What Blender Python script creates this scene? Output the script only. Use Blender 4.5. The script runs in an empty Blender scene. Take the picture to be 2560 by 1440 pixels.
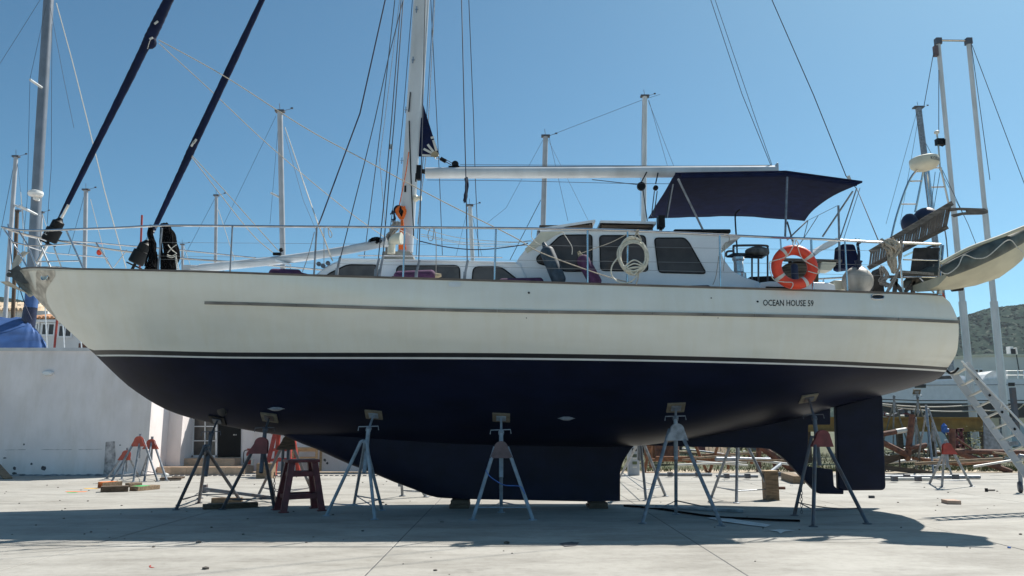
import bpy, math, random
from mathutils import Vector, Matrix
rnd = random.Random(7)
sc = bpy.context.scene
C = sc.collection
R = math.radians
# ------------------------------------------------------------------ camera, sky, sun, exposure
PITCH, H, F = R(9.8), 1.5, 2000.0
cam = bpy.data.objects.new('camera', bpy.data.cameras.new('camera'))
C.objects.link(cam)
cam.location = (0, 0, H)
cam.rotation_euler = (R(90) + PITCH, 0, 0)
cam.data.sensor_width = 36
cam.data.lens = 36 * F / 2560
cam.data.clip_end = 3000
sc.camera = cam
SUN = Vector((0.58, 0.57, 1.0)).normalized()          # towards the sun
EL, AZ = math.asin(SUN.z), math.atan2(SUN.x, SUN.y)
w = bpy.data.worlds.new('World'); sc.world = w; w.use_nodes = True
nt = w.node_tree
sky = nt.nodes.new('ShaderNodeTexSky'); sky.sky_type = 'NISHITA'; sky.sun_disc = False
sky.sun_elevation = EL; sky.sun_rotation = AZ
sky.altitude = 0; sky.air_density = 0.7; sky.dust_density = 0.7; sky.ozone_density = 5.0
nt.nodes['Background'].inputs[1].default_value = 0.088
tint = nt.nodes.new('ShaderNodeMix'); tint.data_type = 'RGBA'; tint.blend_type = 'MULTIPLY'; tint.inputs[0].default_value = 1
tint.inputs[7].default_value = (.82, 1.15, 1.03, 1)      # clear Mediterranean blue rather than violet
nt.links.new(sky.outputs[0], tint.inputs[6]); nt.links.new(tint.outputs[2], nt.nodes['Background'].inputs[0])
sl = bpy.data.lights.new('sun', 'SUN'); sl.energy = 5.0; sl.angle = R(0.53); sl.color = (1, .955, .88)
so = bpy.data.objects.new('sun', sl); C.objects.link(so)
so.rotation_euler = SUN.to_track_quat('Z', 'Y').to_euler()
so.location = SUN * 60
sc.view_settings.view_transform = 'Standard'; sc.view_settings.look = 'None'
sc.view_settings.exposure = 0.49; sc.view_settings.gamma = 1
sc.view_settings.use_curve_mapping = False
sc.cycles.use_denoising = True
sc.cycles.max_bounces = 8; sc.cycles.diffuse_bounces = 4; sc.cycles.glossy_bounces = 4

cp, sp = math.cos(PITCH), math.sin(PITCH)
def P(px, py, Y):
    """the point at depth Y seen at a photograph position"""
    dx, dy = (px - 1280) / F, (720 - py) / F
    t = Y / (cp - dy * sp)
    return Vector((dx * t, Y, H + t * (sp + dy * cp)))
def G(px, py, z=0.0):
    """the point of the ground (height z) seen at a photograph position"""
    dx, dy = (px - 1280) / F, (720 - py) / F
    t = (z - H) / (sp + dy * cp)
    return Vector((dx * t, t * (cp - dy * sp), z))
def GY(py): return G(1280, py).y
def lerp(a, b, t): return a + (b - a) * t
def itp(tab, x):
    if x <= tab[0][0]: return tab[0][1]
    for (x0, y0), (x1, y1) in zip(tab, tab[1:]):
        if x <= x1: return y0 + (y1 - y0) * (x - x0) / (x1 - x0)
    return tab[-1][1]
def sm(tab, x):
    """smooth (monotone-ish cubic) interpolation of a table"""
    n = len(tab)
    if x <= tab[0][0]: return tab[0][1]
    if x >= tab[-1][0]: return tab[-1][1]
    for i in range(n - 1):
        if x <= tab[i + 1][0]: break
    def sl_(k):
        if k == 0: return (tab[1][1] - tab[0][1]) / (tab[1][0] - tab[0][0])
        if k == n - 1: return (tab[-1][1] - tab[-2][1]) / (tab[-1][0] - tab[-2][0])
        return (tab[k + 1][1] - tab[k - 1][1]) / (tab[k + 1][0] - tab[k - 1][0])
    h = tab[i + 1][0] - tab[i][0]; t = (x - tab[i][0]) / h
    m0, m1 = sl_(i) * h, sl_(i + 1) * h
    return ((2*t**3 - 3*t*t + 1) * tab[i][1] + (t**3 - 2*t*t + t) * m0 + (-2*t**3 + 3*t*t) * tab[i+1][1] + (t**3 - t*t) * m1)

# ------------------------------------------------------------------ materials
def M(name, col, rough=.6, metal=0, var=.18, scale=4, bump=0, bscale=40, stretch=None, col2=None, spec=None, coat=0, mixpos=(.35, .65), streak=None):
    m = bpy.data.materials.new(name); m.use_nodes = True
    n = m.node_tree.nodes; l = m.node_tree.links
    b = n['Principled BSDF']
    b.inputs['Roughness'].default_value = rough; b.inputs['Metallic'].default_value = metal
    if spec is not None: b.inputs['Specular IOR Level'].default_value = spec
    if coat: b.inputs['Coat Weight'].default_value = coat; b.inputs['Coat Roughness'].default_value = .08
    tc = n.new('ShaderNodeTexCoord'); vec = tc.outputs['Object']
    if stretch:
        mp = n.new('ShaderNodeMapping'); mp.inputs['Scale'].default_value = stretch
        l.new(vec, mp.inputs[0]); vec = mp.outputs[0]
    nz = n.new('ShaderNodeTexNoise'); nz.inputs['Scale'].default_value = scale; nz.inputs['Detail'].default_value = 6
    l.new(vec, nz.inputs['Vector'])
    rp = n.new('ShaderNodeValToRGB'); l.new(nz.outputs[0], rp.inputs[0])
    c2 = col2 or tuple(max(0, c * (1 - var)) for c in col)
    c1 = col if col2 else tuple(min(1, c * (1 + var * .5)) for c in col)
    rp.color_ramp.elements[0].position = mixpos[0]; rp.color_ramp.elements[1].position = mixpos[1]
    rp.color_ramp.elements[0].color = (*c2, 1); rp.color_ramp.elements[1].color = (*c1, 1)
    outc = rp.outputs[0]
    if streak:   # long-lived dirt runs and scuffs: (depth, scale, stretch)
        m2 = n.new('ShaderNodeMapping'); m2.inputs['Scale'].default_value = streak[2]; l.new(tc.outputs['Object'], m2.inputs[0])
        z2 = n.new('ShaderNodeTexNoise'); z2.inputs['Scale'].default_value = streak[1]; z2.inputs['Detail'].default_value = 8; z2.inputs['Roughness'].default_value = .65; l.new(m2.outputs[0], z2.inputs['Vector'])
        r2 = n.new('ShaderNodeValToRGB'); l.new(z2.outputs[0], r2.inputs[0]); d = 1 - streak[0]
        r2.color_ramp.elements[0].position = .34; r2.color_ramp.elements[0].color = (d, d * .985, d * .95, 1)
        r2.color_ramp.elements[1].position = .56; r2.color_ramp.elements[1].color = (1, 1, 1, 1)
        mx = n.new('ShaderNodeMix'); mx.data_type = 'RGBA'; mx.blend_type = 'MULTIPLY'; mx.inputs[0].default_value = 1
        l.new(outc, mx.inputs[6]); l.new(r2.outputs[0], mx.inputs[7]); outc = mx.outputs[2]
    l.new(outc, b.inputs['Base Color'])
    if bump:
        n2 = n.new('ShaderNodeTexNoise'); n2.inputs['Scale'].default_value = bscale; n2.inputs['Detail'].default_value = 4
        l.new(vec, n2.inputs['Vector'])
        bp = n.new('ShaderNodeBump'); bp.inputs['Strength'].default_value = bump; bp.inputs['Distance'].default_value = .02
        l.new(n2.outputs[0], bp.inputs['Height']); l.new(bp.outputs[0], b.inputs['Normal'])
    return m
m_white = M('white_topsides', (.79, .775, .695), .22, var=.07, scale=1.2, stretch=(.4, 1, 1.6), bump=.07, bscale=1.3, coat=.3, streak=(.028, 2.2, (2.2, 1, .35)))
m_boot = M('black_boot_paint', (.012, .013, .016), .35, var=.3)
m_stripe = M('white_stripe_paint', (.72, .73, .72), .4, var=.08)
m_navy = M('navy_antifouling', (.004, .0066, .024), .36, var=.25, scale=2.5, bump=.12, bscale=5, stretch=(.5, 1, 1), spec=.12, streak=(.35, 1.6, (.6, 1, 1.2)))
m_navyflat = M('navy_antifouling_matt', (.0055, .008, .026), .6, var=.25, scale=3, bump=.1, bscale=8, spec=.2, streak=(.35, 2.4, (.8, 1, 1.5)))
m_cabin = M('white_cabin_paint', (.76, .78, .80), .32, var=.05, scale=2)
m_cream = M('cream_gelcoat', (.66, .62, .49), .45, var=.12)
m_glass = M('tinted_glass', (.066, .058, .056), .16, var=.35, scale=2.5, spec=.25)
m_curtain = M('dark_brown_glazing', (.085, .072, .065), .25, var=.25, scale=6)
m_steel = M('stainless_steel', (.60, .60, .60), .22, 1, var=.15, scale=8)
m_steelw = M('weathered_stainless_plate', (.52, .51, .47), .42, .75, var=.35, scale=7, bump=.15)
m_alu = M('painted_aluminium', (.62, .63, .63), .4, .2, var=.12, scale=5)
m_mast = M('white_mast_paint', (.60, .62, .63), .35, var=.14, scale=3, stretch=(1, 1, .3))
m_galv = M('galvanised_pipe', (.26, .28, .31), .5, .45, var=.35, scale=9, bump=.1)
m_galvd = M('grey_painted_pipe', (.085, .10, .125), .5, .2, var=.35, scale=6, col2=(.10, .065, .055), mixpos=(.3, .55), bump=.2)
m_galvb = M('pale_blue_painted_pipe', (.27, .33, .39), .5, .1, var=.25, scale=8)
m_red = M('red_painted_steel', (.38, .045, .03), .5, var=.3, scale=8)
m_orangep = M('orange_red_steel', (.42, .075, .045), .5, var=.25, scale=8)
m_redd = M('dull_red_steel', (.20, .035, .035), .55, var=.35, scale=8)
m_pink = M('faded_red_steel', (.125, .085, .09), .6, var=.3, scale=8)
m_maroon = M('maroon_steel', (.15, .024, .028), .5, var=.35, scale=8)
m_rust = M('rusty_steel', (.19, .075, .045), .8, var=.5, scale=7, bump=.3, col2=(.07, .03, .022))
m_rustl = M('rusty_brown_beam', (.24, .10, .045), .85, var=.5, scale=7, bump=.3)
m_yellow = M('yellow_painted_beam', (.30, .17, .03), .6, var=.35, scale=3)
m_black = M('black_plastic', (.006, .006, .007), .5, var=.3, spec=.2)
m_life = M('lifeline_wire', (.22, .23, .24), .9, var=.2, spec=.1)
m_bgmast = M('grey_laid_up_mast', (.40, .42, .45), .45, var=.12, scale=2)
m_wire = M('rigging_wire', (.07, .075, .085), .4, .6, var=.2)
m_darkrope = M('dark_blue_rope', (.016, .022, .05), .85, var=.4, scale=40)
m_blackrope = M('black_rope', (.004, .004, .005), .9, var=.4, scale=40, spec=.08)
m_rope = M('beige_rope', (.50, .43, .34), .9, var=.35, scale=60, bump=.3, bscale=120)
m_ropew = M('white_rope', (.66, .62, .55), .9, var=.3, scale=60)
m_ropeg = M('grey_rope', (.33, .30, .27), .9, var=.4, scale=50)
m_hose = M('cream_hose', (.66, .63, .53), .5, var=.15, scale=20)
m_oranger = M('orange_rope', (.90, .17, .02), .7, var=.35, scale=50)
m_canvas = M('navy_canvas', (.005, .0098, .043), .85, var=.3, scale=6, bump=.25, bscale=12, spec=.15)
m_sail = M('navy_sail_cover', (.005, .0095, .038), .8, var=.3, scale=7, bump=.2, bscale=6, stretch=(1, 1, .6), spec=.2)
m_white = m_white
m_patch = M('tan_patch', (.36, .29, .18), .8)
m_purple = M('purple_fender_sock', (.085, .028, .085), .85, var=.35, scale=9, bump=.2, bscale=60)
m_bluefend = M('blue_grey_fender', (.028, .05, .075), .6, var=.45, scale=9)
m_ring = M('orange_ring', (.78, .058, .018), .45, var=.15, scale=7)
m_tape = M('reflective_tape', (.62, .60, .55), .5, var=.15)
m_teak = M('weathered_teak', (.165, .14, .12), .8, var=.45, scale=6, stretch=(1, 6, 6), bump=.2)
m_teakd = M('dark_teak', (.075, .058, .047), .8, var=.45, scale=6, bump=.2)
m_dinghy = M('beige_dinghy_hull', (.58, .54, .40), .6, var=.12, scale=3)
m_tube = M('dark_green_rubber', (.085, .10, .09), .6, var=.45, scale=5, bump=.15, bscale=6)
m_buoy = M('dirty_white_buoy', (.47, .43, .375), .55, var=.35, scale=4, stretch=(1, 1, .4))
m_solar = M('solar_cells', (.012, .013, .02), .2, var=.3)
m_navyp = M('navy_plastic', (.014, .02, .06), .5, var=.3)
m_wall = M('white_render_wall', (.84, .775, .76), .85, var=.12, scale=.6, bump=.12, bscale=9, streak=(.10, 1.3, (1.6, 1, .4)))
m_wallg = M('grey_wall_cap', (.62, .62, .63), .8, var=.15, scale=2)
m_tile = M('tan_floor_tile', (.50, .36, .25), .5, var=.22, scale=5)
m_roof = M('terracotta_roof_tile', (.45, .23, .12), .85, var=.45, scale=2.5)
m_roofl = M('pale_roof_tile', (.56, .43, .30), .85, var=.4, scale=2)
m_tarp = M('blue_tarp', (.045, .11, .29), .6, var=.3, scale=1.2, bump=.5, bscale=1.6, stretch=(.6, 1, 2))
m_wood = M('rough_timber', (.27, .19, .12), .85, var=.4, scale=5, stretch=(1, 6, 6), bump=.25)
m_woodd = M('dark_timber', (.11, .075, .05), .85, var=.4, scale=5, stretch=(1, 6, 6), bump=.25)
m_woodl = M('pale_timber', (.46, .32, .18), .75, var=.3, scale=5, stretch=(1, 6, 6))
m_dark = M('dark_opening', (.010, .010, .011), .5, var=.2)
m_pad = M('plywood_pad', (.19, .16, .115), .85, var=.3, scale=10)
m_stain_shadow = M('dark_stain_and_shadow', (.10, .10, .11), .9, var=.6, scale=20)  # dark grey for stains, slab bed, stone and the painted shadow patch
m_stainl = M('bare_render_patch', (.48, .44, .43), .9, var=.5, scale=9)
m_paper = M('white_scrap_sheet', (.72, .72, .70), .8, var=.2)
m_gpaint = M('green_spray_paint', (.05, .50, .14), .6, var=.3, scale=12)
m_opaint = M('orange_spray_paint', (.90, .22, .03), .6, var=.3, scale=12)
m_ypaint = M('yellow_spray_paint', (.85, .48, .05), .6, var=.3, scale=12)
m_door = M('black_door_paint', (.006, .006, .007), .5, var=.3, spec=.15)
m_pvc = M('white_window_frame', (.78, .78, .78), .35, var=.05)
m_pale = M('pale_grey_pedestal', (.42, .44, .47), .5, var=.15)
m_bwhite = M('white_building_render', (.72, .71, .68), .85, var=.12, scale=.5)
m_dirt = M('sandy_dirt', (.46, .38, .28), .95, var=.4, scale=.6, bump=.3, bscale=6)
m_blue = M('bright_blue_tarp_scrap', (.05, .17, .55), .6, var=.4, scale=8)

def concrete():
    m = bpy.data.materials.new('yard_concrete'); m.use_nodes = True
    n = m.node_tree.nodes; l = m.node_tree.links; b = n['Principled BSDF']
    b.inputs['Roughness'].default_value = .9
    ge = n.new('ShaderNodeNewGeometry')
    def noise(scale, det, st=(1, 1, 1), rough=.6):
        mp = n.new('ShaderNodeMapping'); mp.inputs['Scale'].default_value = st
        l.new(ge.outputs['Position'], mp.inputs[0])
        z = n.new('ShaderNodeTexNoise'); z.inputs['Scale'].default_value = scale; z.inputs['Detail'].default_value = det; z.inputs['Roughness'].default_value = rough
        l.new(mp.outputs[0], z.inputs['Vector']); return z.outputs[0]
    def ramp(src, p0, c0, p1, c1):
        r = n.new('ShaderNodeValToRGB'); l.new(src, r.inputs[0])
        r.color_ramp.elements[0].position = p0; r.color_ramp.elements[0].color = (*c0, 1)
        r.color_ramp.elements[1].position = p1; r.color_ramp.elements[1].color = (*c1, 1); return r.outputs[0]
    def mul(a, c, f=1.0):
        x = n.new('ShaderNodeMix'); x.data_type = 'RGBA'; x.blend_type = 'MULTIPLY'; x.inputs[0].default_value = f
        l.new(a, x.inputs[6]); l.new(c, x.inputs[7]); return x.outputs[2]
    base = ramp(noise(.35, 5), .3, (.36, .34, .302), .7, (.435, .417, .378))
    a = mul(base, ramp(noise(1.4, 7, (.45, 1.1, 1), .7), .33, (.68, .67, .66), .58, (1, 1, 1)))      # long smears
    a = mul(a, ramp(noise(9, 5), .25, (.80, .79, .77), .55, (1, 1, 1)), .7)
    a = mul(a, ramp(noise(2.2, 3, (.7, 1, 1)), .20, (.45, .44, .44), .33, (1, 1, 1)))               # scattered dark stains
    a = mul(a, ramp(noise(60, 2), .3, (.86, .86, .86), .6, (1, 1, 1)), .6)
    l.new(a, b.inputs['Base Color'])
    bp = n.new('ShaderNodeBump'); bp.inputs['Strength'].default_value = .18; bp.inputs['Distance'].default_value = .01
    l.new(noise(30, 5), bp.inputs['Height']); l.new(bp.outputs[0], b.inputs['Normal'])
    return m
m_conc = concrete()
def hillmat():
    m = bpy.data.materials.new('scrub_hill'); m.use_nodes = True
    n = m.node_tree.nodes; l = m.node_tree.links; b = n['Principled BSDF']; b.inputs['Roughness'].default_value = 1
    b.inputs['Specular IOR Level'].default_value = 0
    ge = n.new('ShaderNodeNewGeometry')
    z = n.new('ShaderNodeTexNoise'); z.inputs['Scale'].default_value = .33; z.inputs['Detail'].default_value = 8; z.inputs['Roughness'].default_value = .7
    l.new(ge.outputs['Position'], z.inputs['Vector'])
    r = n.new('ShaderNodeValToRGB'); l.new(z.outputs[0], r.inputs[0])
    e = r.color_ramp.elements
    e[0].position = .40; e[0].color = (.024, .042, .036, 1); e[1].position = .70; e[1].color = (.25, .235, .20, 1)
    k = r.color_ramp.elements.new(.57); k.color = (.045, .068, .052, 1)
    l.new(r.outputs[0], b.inputs['Base Color'])
    return m
m_hill = hillmat()
m_scrub = M('hill_scrub', (.06, .082, .066), 1, var=.5, scale=.3, spec=0)
m_grass = M('dry_green_grass', (.105, .11, .038), .9, var=.45, scale=3, col2=(.035, .055, .014))
m_bush = M('yellow_green_leaves', (.20, .20, .06), .8, var=.4, scale=6)

# ------------------------------------------------------------------ mesh helpers
class MB:
    def __init__(s): s.v = []; s.f = []; s.mi = []
    def add(s, verts, faces, mi=0):
        o = len(s.v); s.v += [Vector(v) for v in verts]; s.f += [tuple(o + i for i in f) for f in faces]; s.mi += [mi] * len(faces); return s
    def tube(s, pts, r, n=8, cap=True, mi=0, closed=False):
        pts = [Vector(p) for p in pts]; k = len(pts)
        rs = r if isinstance(r, (list, tuple)) else [r] * k
        up = None; vs = []
        for i, p in enumerate(pts):
            if closed: t = pts[(i + 1) % k] - pts[i - 1]
            else: t = pts[min(i + 1, k - 1)] - pts[max(i - 1, 0)]
            if t.length < 1e-9: t = Vector((0, 0, 1))
            t.normalize()
            if up is None:
                a = Vector((0, 0, 1)) if abs(t.z) < .9 else Vector((1, 0, 0)); up = (a - t * a.dot(t)).normalized()
            else:
                up = up - t * up.dot(t)
                if up.length < 1e-6: up = t.orthogonal()
                up.normalize()
            sd = t.cross(up)
            for j in range(n):
                an = 2 * math.pi * j / n
                vs.append(p + (up * math.cos(an) + sd * math.sin(an)) * rs[i])
        fs = []
        for i in range(k if closed else k - 1):
            for j in range(n):
                a, b_ = i * n, ((i + 1) % k) * n
                fs.append((a + j, a + (j + 1) % n, b_ + (j + 1) % n, b_ + j))
        if cap and not closed:
            fs.append(tuple(reversed(range(n)))); fs.append(tuple(range((k - 1) * n, k * n)))
        return s.add(vs, fs, mi)
    def box(s, c, d, rot=None, mi=0):
        c = Vector(c); x, y, z = d[0] / 2, d[1] / 2, d[2] / 2
        vs = [Vector((i * x, j * y, k * z)) for i in (-1, 1) for j in (-1, 1) for k in (-1, 1)]
        if rot is not None: vs = [rot @ v for v in vs]
        return s.add([c + v for v in vs], [(0, 1, 3, 2), (4, 6, 7, 5), (0, 4, 5, 1), (2, 3, 7, 6), (0, 2, 6, 4), (1, 5, 7, 3)], mi)
    def prism(s, poly, d, mi=0):
        """closed polygon (3D points) pushed along vector d"""
        n = len(poly); d = Vector(d); p = [Vector(q) for q in poly]
        return s.add(p + [q + d for q in p], [tuple(range(n)), tuple(reversed(range(n, 2 * n)))] + [(i, n + i, n + (i + 1) % n, (i + 1) % n) for i in range(n)], mi)
    def beam(s, a, b, wd, ht, mi=0, up=(0, 0, 1)):
        a, b = Vector(a), Vector(b); t = (b - a); L = t.length; t.normalize()
        u = Vector(up); 
        if abs(t.dot(u)) > .98: u = Vector((1, 0, 0))
        sd = t.cross(u).normalized(); u = sd.cross(t).normalized()
        rot = Matrix((t, sd, u)).transposed()
        return s.box((a + b) / 2, (L, wd, ht), rot, mi)
    def lathe(s, prof, c, ax=(0, 0, 1), n=16, mi=0):
        """profile [(r, h)] turned about the axis through c"""
        ax = Vector(ax).normalized(); u = ax.orthogonal().normalized(); v_ = ax.cross(u); c = Vector(c); vs = []
        for r, h in prof:
            for j in range(n):
                a = 2 * math.pi * j / n; vs.append(c + ax * h + (u * math.cos(a) + v_ * math.sin(a)) * r)
        fs = [(i * n + j, i * n + (j + 1) % n, (i + 1) * n + (j + 1) % n, (i + 1) * n + j) for i in range(len(prof) - 1) for j in range(n)]
        fs.append(tuple(reversed(range(n)))); fs.append(tuple(range((len(prof) - 1) * n, len(prof) * n)))
        return s.add(vs, fs, mi)
    def grid(s, rows, mi=0, flip=False):
        n = len(rows[0]); vs = [p for r in rows for p in r]
        fs = [(i * n + j, i * n + j + 1, (i + 1) * n + j + 1, (i + 1) * n + j) for i in range(len(rows) - 1) for j in range(n - 1)]
        if flip: fs = [tuple(reversed(f)) for f in fs]
        return s.add(vs, fs, mi)
    def ball(s, c, r, n=12, sq=(1, 1, 1), mi=0):
        k = n // 2; prof = []
        c = Vector(c); vs = []; 
        for i in range(k + 1):
            a = math.pi * i / k
            for j in range(n):
                b_ = 2 * math.pi * j / n
                vs.append(c + Vector((math.sin(a) * math.cos(b_) * sq[0], math.sin(a) * math.sin(b_) * sq[1], math.cos(a) * sq[2])) * r)
        return s.add(vs, [(i * n + j, (i + 1) * n + j, (i + 1) * n + (j + 1) % n, i * n + (j + 1) % n) for i in range(k) for j in range(n)], mi)

ORG = {}
def obj(name, mb, mats, parent=None, smooth=30, props=None, bevel=0):
    """links a mesh object; a part's mesh is kept relative to its thing's base"""
    if not isinstance(mats, (list, tuple)): mats = [mats]
    if parent is not None: org = ORG[parent.name]
    else:
        xs = [v.x for v in mb.v]; ys = [v.y for v in mb.v]; zs = [v.z for v in mb.v]
        org = Vector(((min(xs) + max(xs)) / 2, (min(ys) + max(ys)) / 2, min(zs)))
    me = bpy.data.meshes.new(name)
    me.from_pydata([tuple(v - org) for v in mb.v], [], mb.f)
    for m in mats: me.materials.append(m)
    if len(mats) > 1: me.polygons.foreach_set('material_index', mb.mi)
    if smooth:
        me.polygons.foreach_set('use_smooth', [True] * len(me.polygons))
        me.set_sharp_from_angle(angle=R(smooth))
    me.validate(); me.update()
    o = bpy.data.objects.new(name, me); C.objects.link(o)
    if parent is not None: o.parent = parent
    else: o.location = org
    ORG[o.name] = org
    if bevel:
        bv = o.modifiers.new('bevel', 'BEVEL'); bv.width = bevel; bv.segments = 2; bv.limit_method = 'ANGLE'
    for k, v in (props or {}).items(): o[k] = v
    return o
def thing(name, label, cat, loc, group=None):
    o = bpy.data.objects.new(name, None); C.objects.link(o); o.location = loc; o.empty_display_size = .2
    o['label'] = label; o['category'] = cat
    if group: o['group'] = group
    ORG[o.name] = Vector(loc); return o
def tag(o, label, cat, group=None):
    o['label'] = label; o['category'] = cat
    if group: o['group'] = group
    return o
def sag(a, b, s, n=14):
    a, b = Vector(a), Vector(b)
    return [a.lerp(b, i / n) - Vector((0, 0, s * 4 * (i / n) * (1 - i / n))) for i in range(n + 1)]
def crv(pts, n=6):
    """Catmull-Rom through 3D points"""
    pts = [Vector(p) for p in pts]; q = [pts[0]] + pts + [pts[-1]]; out = []
    for i in range(1, len(q) - 2):
        for k in range(n):
            t = k / n; a, b, c, d = q[i - 1], q[i], q[i + 1], q[i + 2]
            out.append(.5 * ((2 * b) + (c - a) * t + (2 * a - 5 * b + 4 * c - d) * t * t + (3 * b - a - 3 * c + d) * t ** 3))
    out.append(pts[-1]); return out
def rrect(pts, r=.05, n=4):
    """polygon with its corners rounded"""
    out = []; k = len(pts)
    for i in range(k):
        p, a, b = Vector(pts[i]), Vector(pts[i - 1]), Vector(pts[(i + 1) % k])
        d1, d2 = (a - p), (b - p); r1 = min(r, d1.length * .45, d2.length * .45)
        s_, e = p + d1.normalized() * r1, p + d2.normalized() * r1
        for j in range(n + 1):
            t = j / n; out.append(s_ * (1 - t) ** 2 + p * 2 * t * (1 - t) + e * t * t)
    return out

# ================================================================== GROUND
ter = MB().grid([[Vector((x, y, -.03)) for x in (-900, -60, -20, 0, 20, 60, 900)] for y in (-60, 0, 26, 60, 900)], flip=True)
o = obj('ground', ter, m_dirt, smooth=0); o['kind'] = 'structure'
vg = MB().grid([[Vector((x, y, -.022 + (.05 if 0 < i < 5 else 0))) for x in (1.2, 6, 12, 18, 26, 60, 200)] for i, y in enumerate((29.2, 32, 44, 58, 120, 298))], flip=True)
o = obj('verge', vg, M('weedy_ground', (.13, .11, .065), .95, var=.6, scale=2.2, col2=(.050, .070, .022), bump=.7, bscale=9, mixpos=(.42, .62)), smooth=0); o['kind'] = 'structure'
# the yard is cast in concrete slabs with open joints between them
xj = [-1.5 + 3.9 * k for k in range(-6, 7)]
yj = [-6.0, 2.8, 7.25, GY(1356), 16.2, 20.6, 26.6]
yard = obj('yard', MB().box((.45, 10.2, -.016), (54, 33, .02)), m_stain_shadow, smooth=0); yard['kind'] = 'structure'
for ix in range(len(xj) - 1):
    for iy in range(len(yj) - 1):
        x0, x1, y0, y1 = xj[ix] + .007, xj[ix + 1] - .007, yj[iy] + .007, yj[iy + 1] - .007
        z = rnd.uniform(-.002, .0015); e = .008
        s_ = MB(); lo = [(x0, y0), (x1, y0), (x1, y1), (x0, y1)]; hi = [(x0 + e, y0 + e), (x1 - e, y0 + e), (x1 - e, y1 - e), (x0 + e, y1 - e)]
        s_.add([(a, b, -.0055) for a, b in lo] + [(a, b, z - .003) for a, b in lo] + [(a, b, z) for a, b in hi],
               [(8, 9, 10, 11)] + [(i, (i + 1) % 4, 4 + (i + 1) % 4, 4 + i) for i in range(4)] + [(4 + i, 4 + (i + 1) % 4, 8 + (i + 1) % 4, 8 + i) for i in range(4)])
        obj('slab', s_, m_conc, yard, smooth=0)
# small grit and chips lying about the yard
gr = MB()
for i in range(260):
    x, y = rnd.uniform(-12, 12), rnd.uniform(6.5, 26); r = rnd.uniform(.006, .022) * (1 if rnd.random() < .9 else 1.8)
    gr.ball((x, y, r * .3), r, 6, (1.2, 1, .6))
o = obj('gravel', gr, M('grit_chips', (.16, .14, .12), .9, var=.6, scale=3)); o['kind'] = 'stuff'

# ================================================================== SAILING YACHT
Y0 = 15.5
boat = thing('sailing_yacht', 'large white and navy sailing yacht propped up on stands, two furled navy sails', 'sailing boat', (0, Y0, .18))
BR = [(-9.74, .0), (-9.5, .25), (-9, .60), (-8, 1.06), (-7, 1.42), (-5, 1.94), (-3, 2.26), (-1, 2.42), (1, 2.47), (3, 2.42), (5, 2.24), (6.5, 2.0), (8.2, 1.62)]
TUM = [(-7, -.02), (-5, .03), (-3, .09), (0, .14), (5, .15), (8.2, .14)]
AA = [(-9.9, 1.05), (-7.5, 1.15), (-5, 1.32), (-2, 1.55), (1.5, 1.85), (4, 2.05), (6, 2.1), (8.2, 2.2)]
BB = [(-9.9, 1.0), (-7.5, 1.08), (-5, 1.2), (-2, 1.42), (1.5, 1.7), (4, 1.9), (6, 1.85), (8.2, 1.75)]
def bt(X): return max(.012, sm(BR, X))
def fit(samples, off):
    out = []
    for px, py in samples:
        Y = Y0 - 2
        for _ in range(8):
            p = P(px, py, Y); Y = Y0 - off(p.x)
        out.append((p.x, p.z))
    return out
ZS = fit([(52, 672), (200, 674), (400, 678), (780, 690), (1280, 705), (1700, 718), (2130, 731), (2345, 737)], lambda x: bt(x) - sm(TUM, x))
ZR = fit([(120, 742), (300, 747), (512, 754), (1100, 773), (1700, 785), (2385, 803)], lambda x: bt(x) * .985)
Z1 = fit([(228, 875), (600, 879), (1300, 881), (1900, 894), (2398, 911)], lambda x: bt(x) * itp([(-8.5, 0), (-7, .42), (-5, .75), (-2, .92), (8, .93)], x))
Z2 = fit([(228, 886), (600, 890), (1300, 892), (1900, 904), (2398, 918)], lambda x: bt(x) * itp([(-8.5, 0), (-7, .40), (-5, .72), (-2, .91), (8, .92)], x))
Z3 = fit([(228, 890), (600, 894.5), (1300, 897), (1900, 908.5), (2398, 922)], lambda x: bt(x) * itp([(-8.5, 0), (-7, .39), (-5, .7), (-2, .90), (8, .91)], x))
ZC = fit([(20, 690), (45, 706), (75, 730), (130, 788), (200, 852), (235, 884), (280, 928), (330, 972), (420, 1026), (540, 1060), (720, 1090), (1000, 1110), (1250, 1118), (1600, 1114), (1800, 1084), (2000, 1044), (2080, 1018), (2200, 988), (2300, 958), (2400, 926)], lambda x: 0)
def hb(X, z):
    """half breadth of the hull at X, z"""
    zc, zs, zr = sm(ZC, X), sm(ZS, X), sm(ZR, X)
    u = (z - zc) / max(zs - zc, 1e-4)
    if u <= 0: return 0.0
    u = min(u, 1)
    y = bt(X) * max(0, 1 - (1 - u) ** itp(AA, X)) ** (1 / itp(BB, X))
    if z > zr and zr > zc: y -= sm(TUM, X) * (z - zr) / max(zs - zr, .05)
    return max(y, 0)
def onhull(px, py, off=.004):
    def inside(Y): p = P(px, py, Y); return Y >= Y0 - hb(p.x, p.z) and hb(p.x, p.z) > 0
    a = 12.6; b_ = None
    while a < 15.6:
        if inside(a + .05): b_ = a + .05; break
        a += .05
    if b_ is None:
        Y = Y0 - 1
        for _ in range(14):
            p = P(px, py, Y); Y = lerp(Y, Y0 - hb(p.x, p.z), .8)
        return P(px, py, Y - off)
    for _ in range(12):
        m = (a + b_) / 2
        if inside(m): b_ = m
        else: a = m
    return P(px, py, b_ - off)
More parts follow.
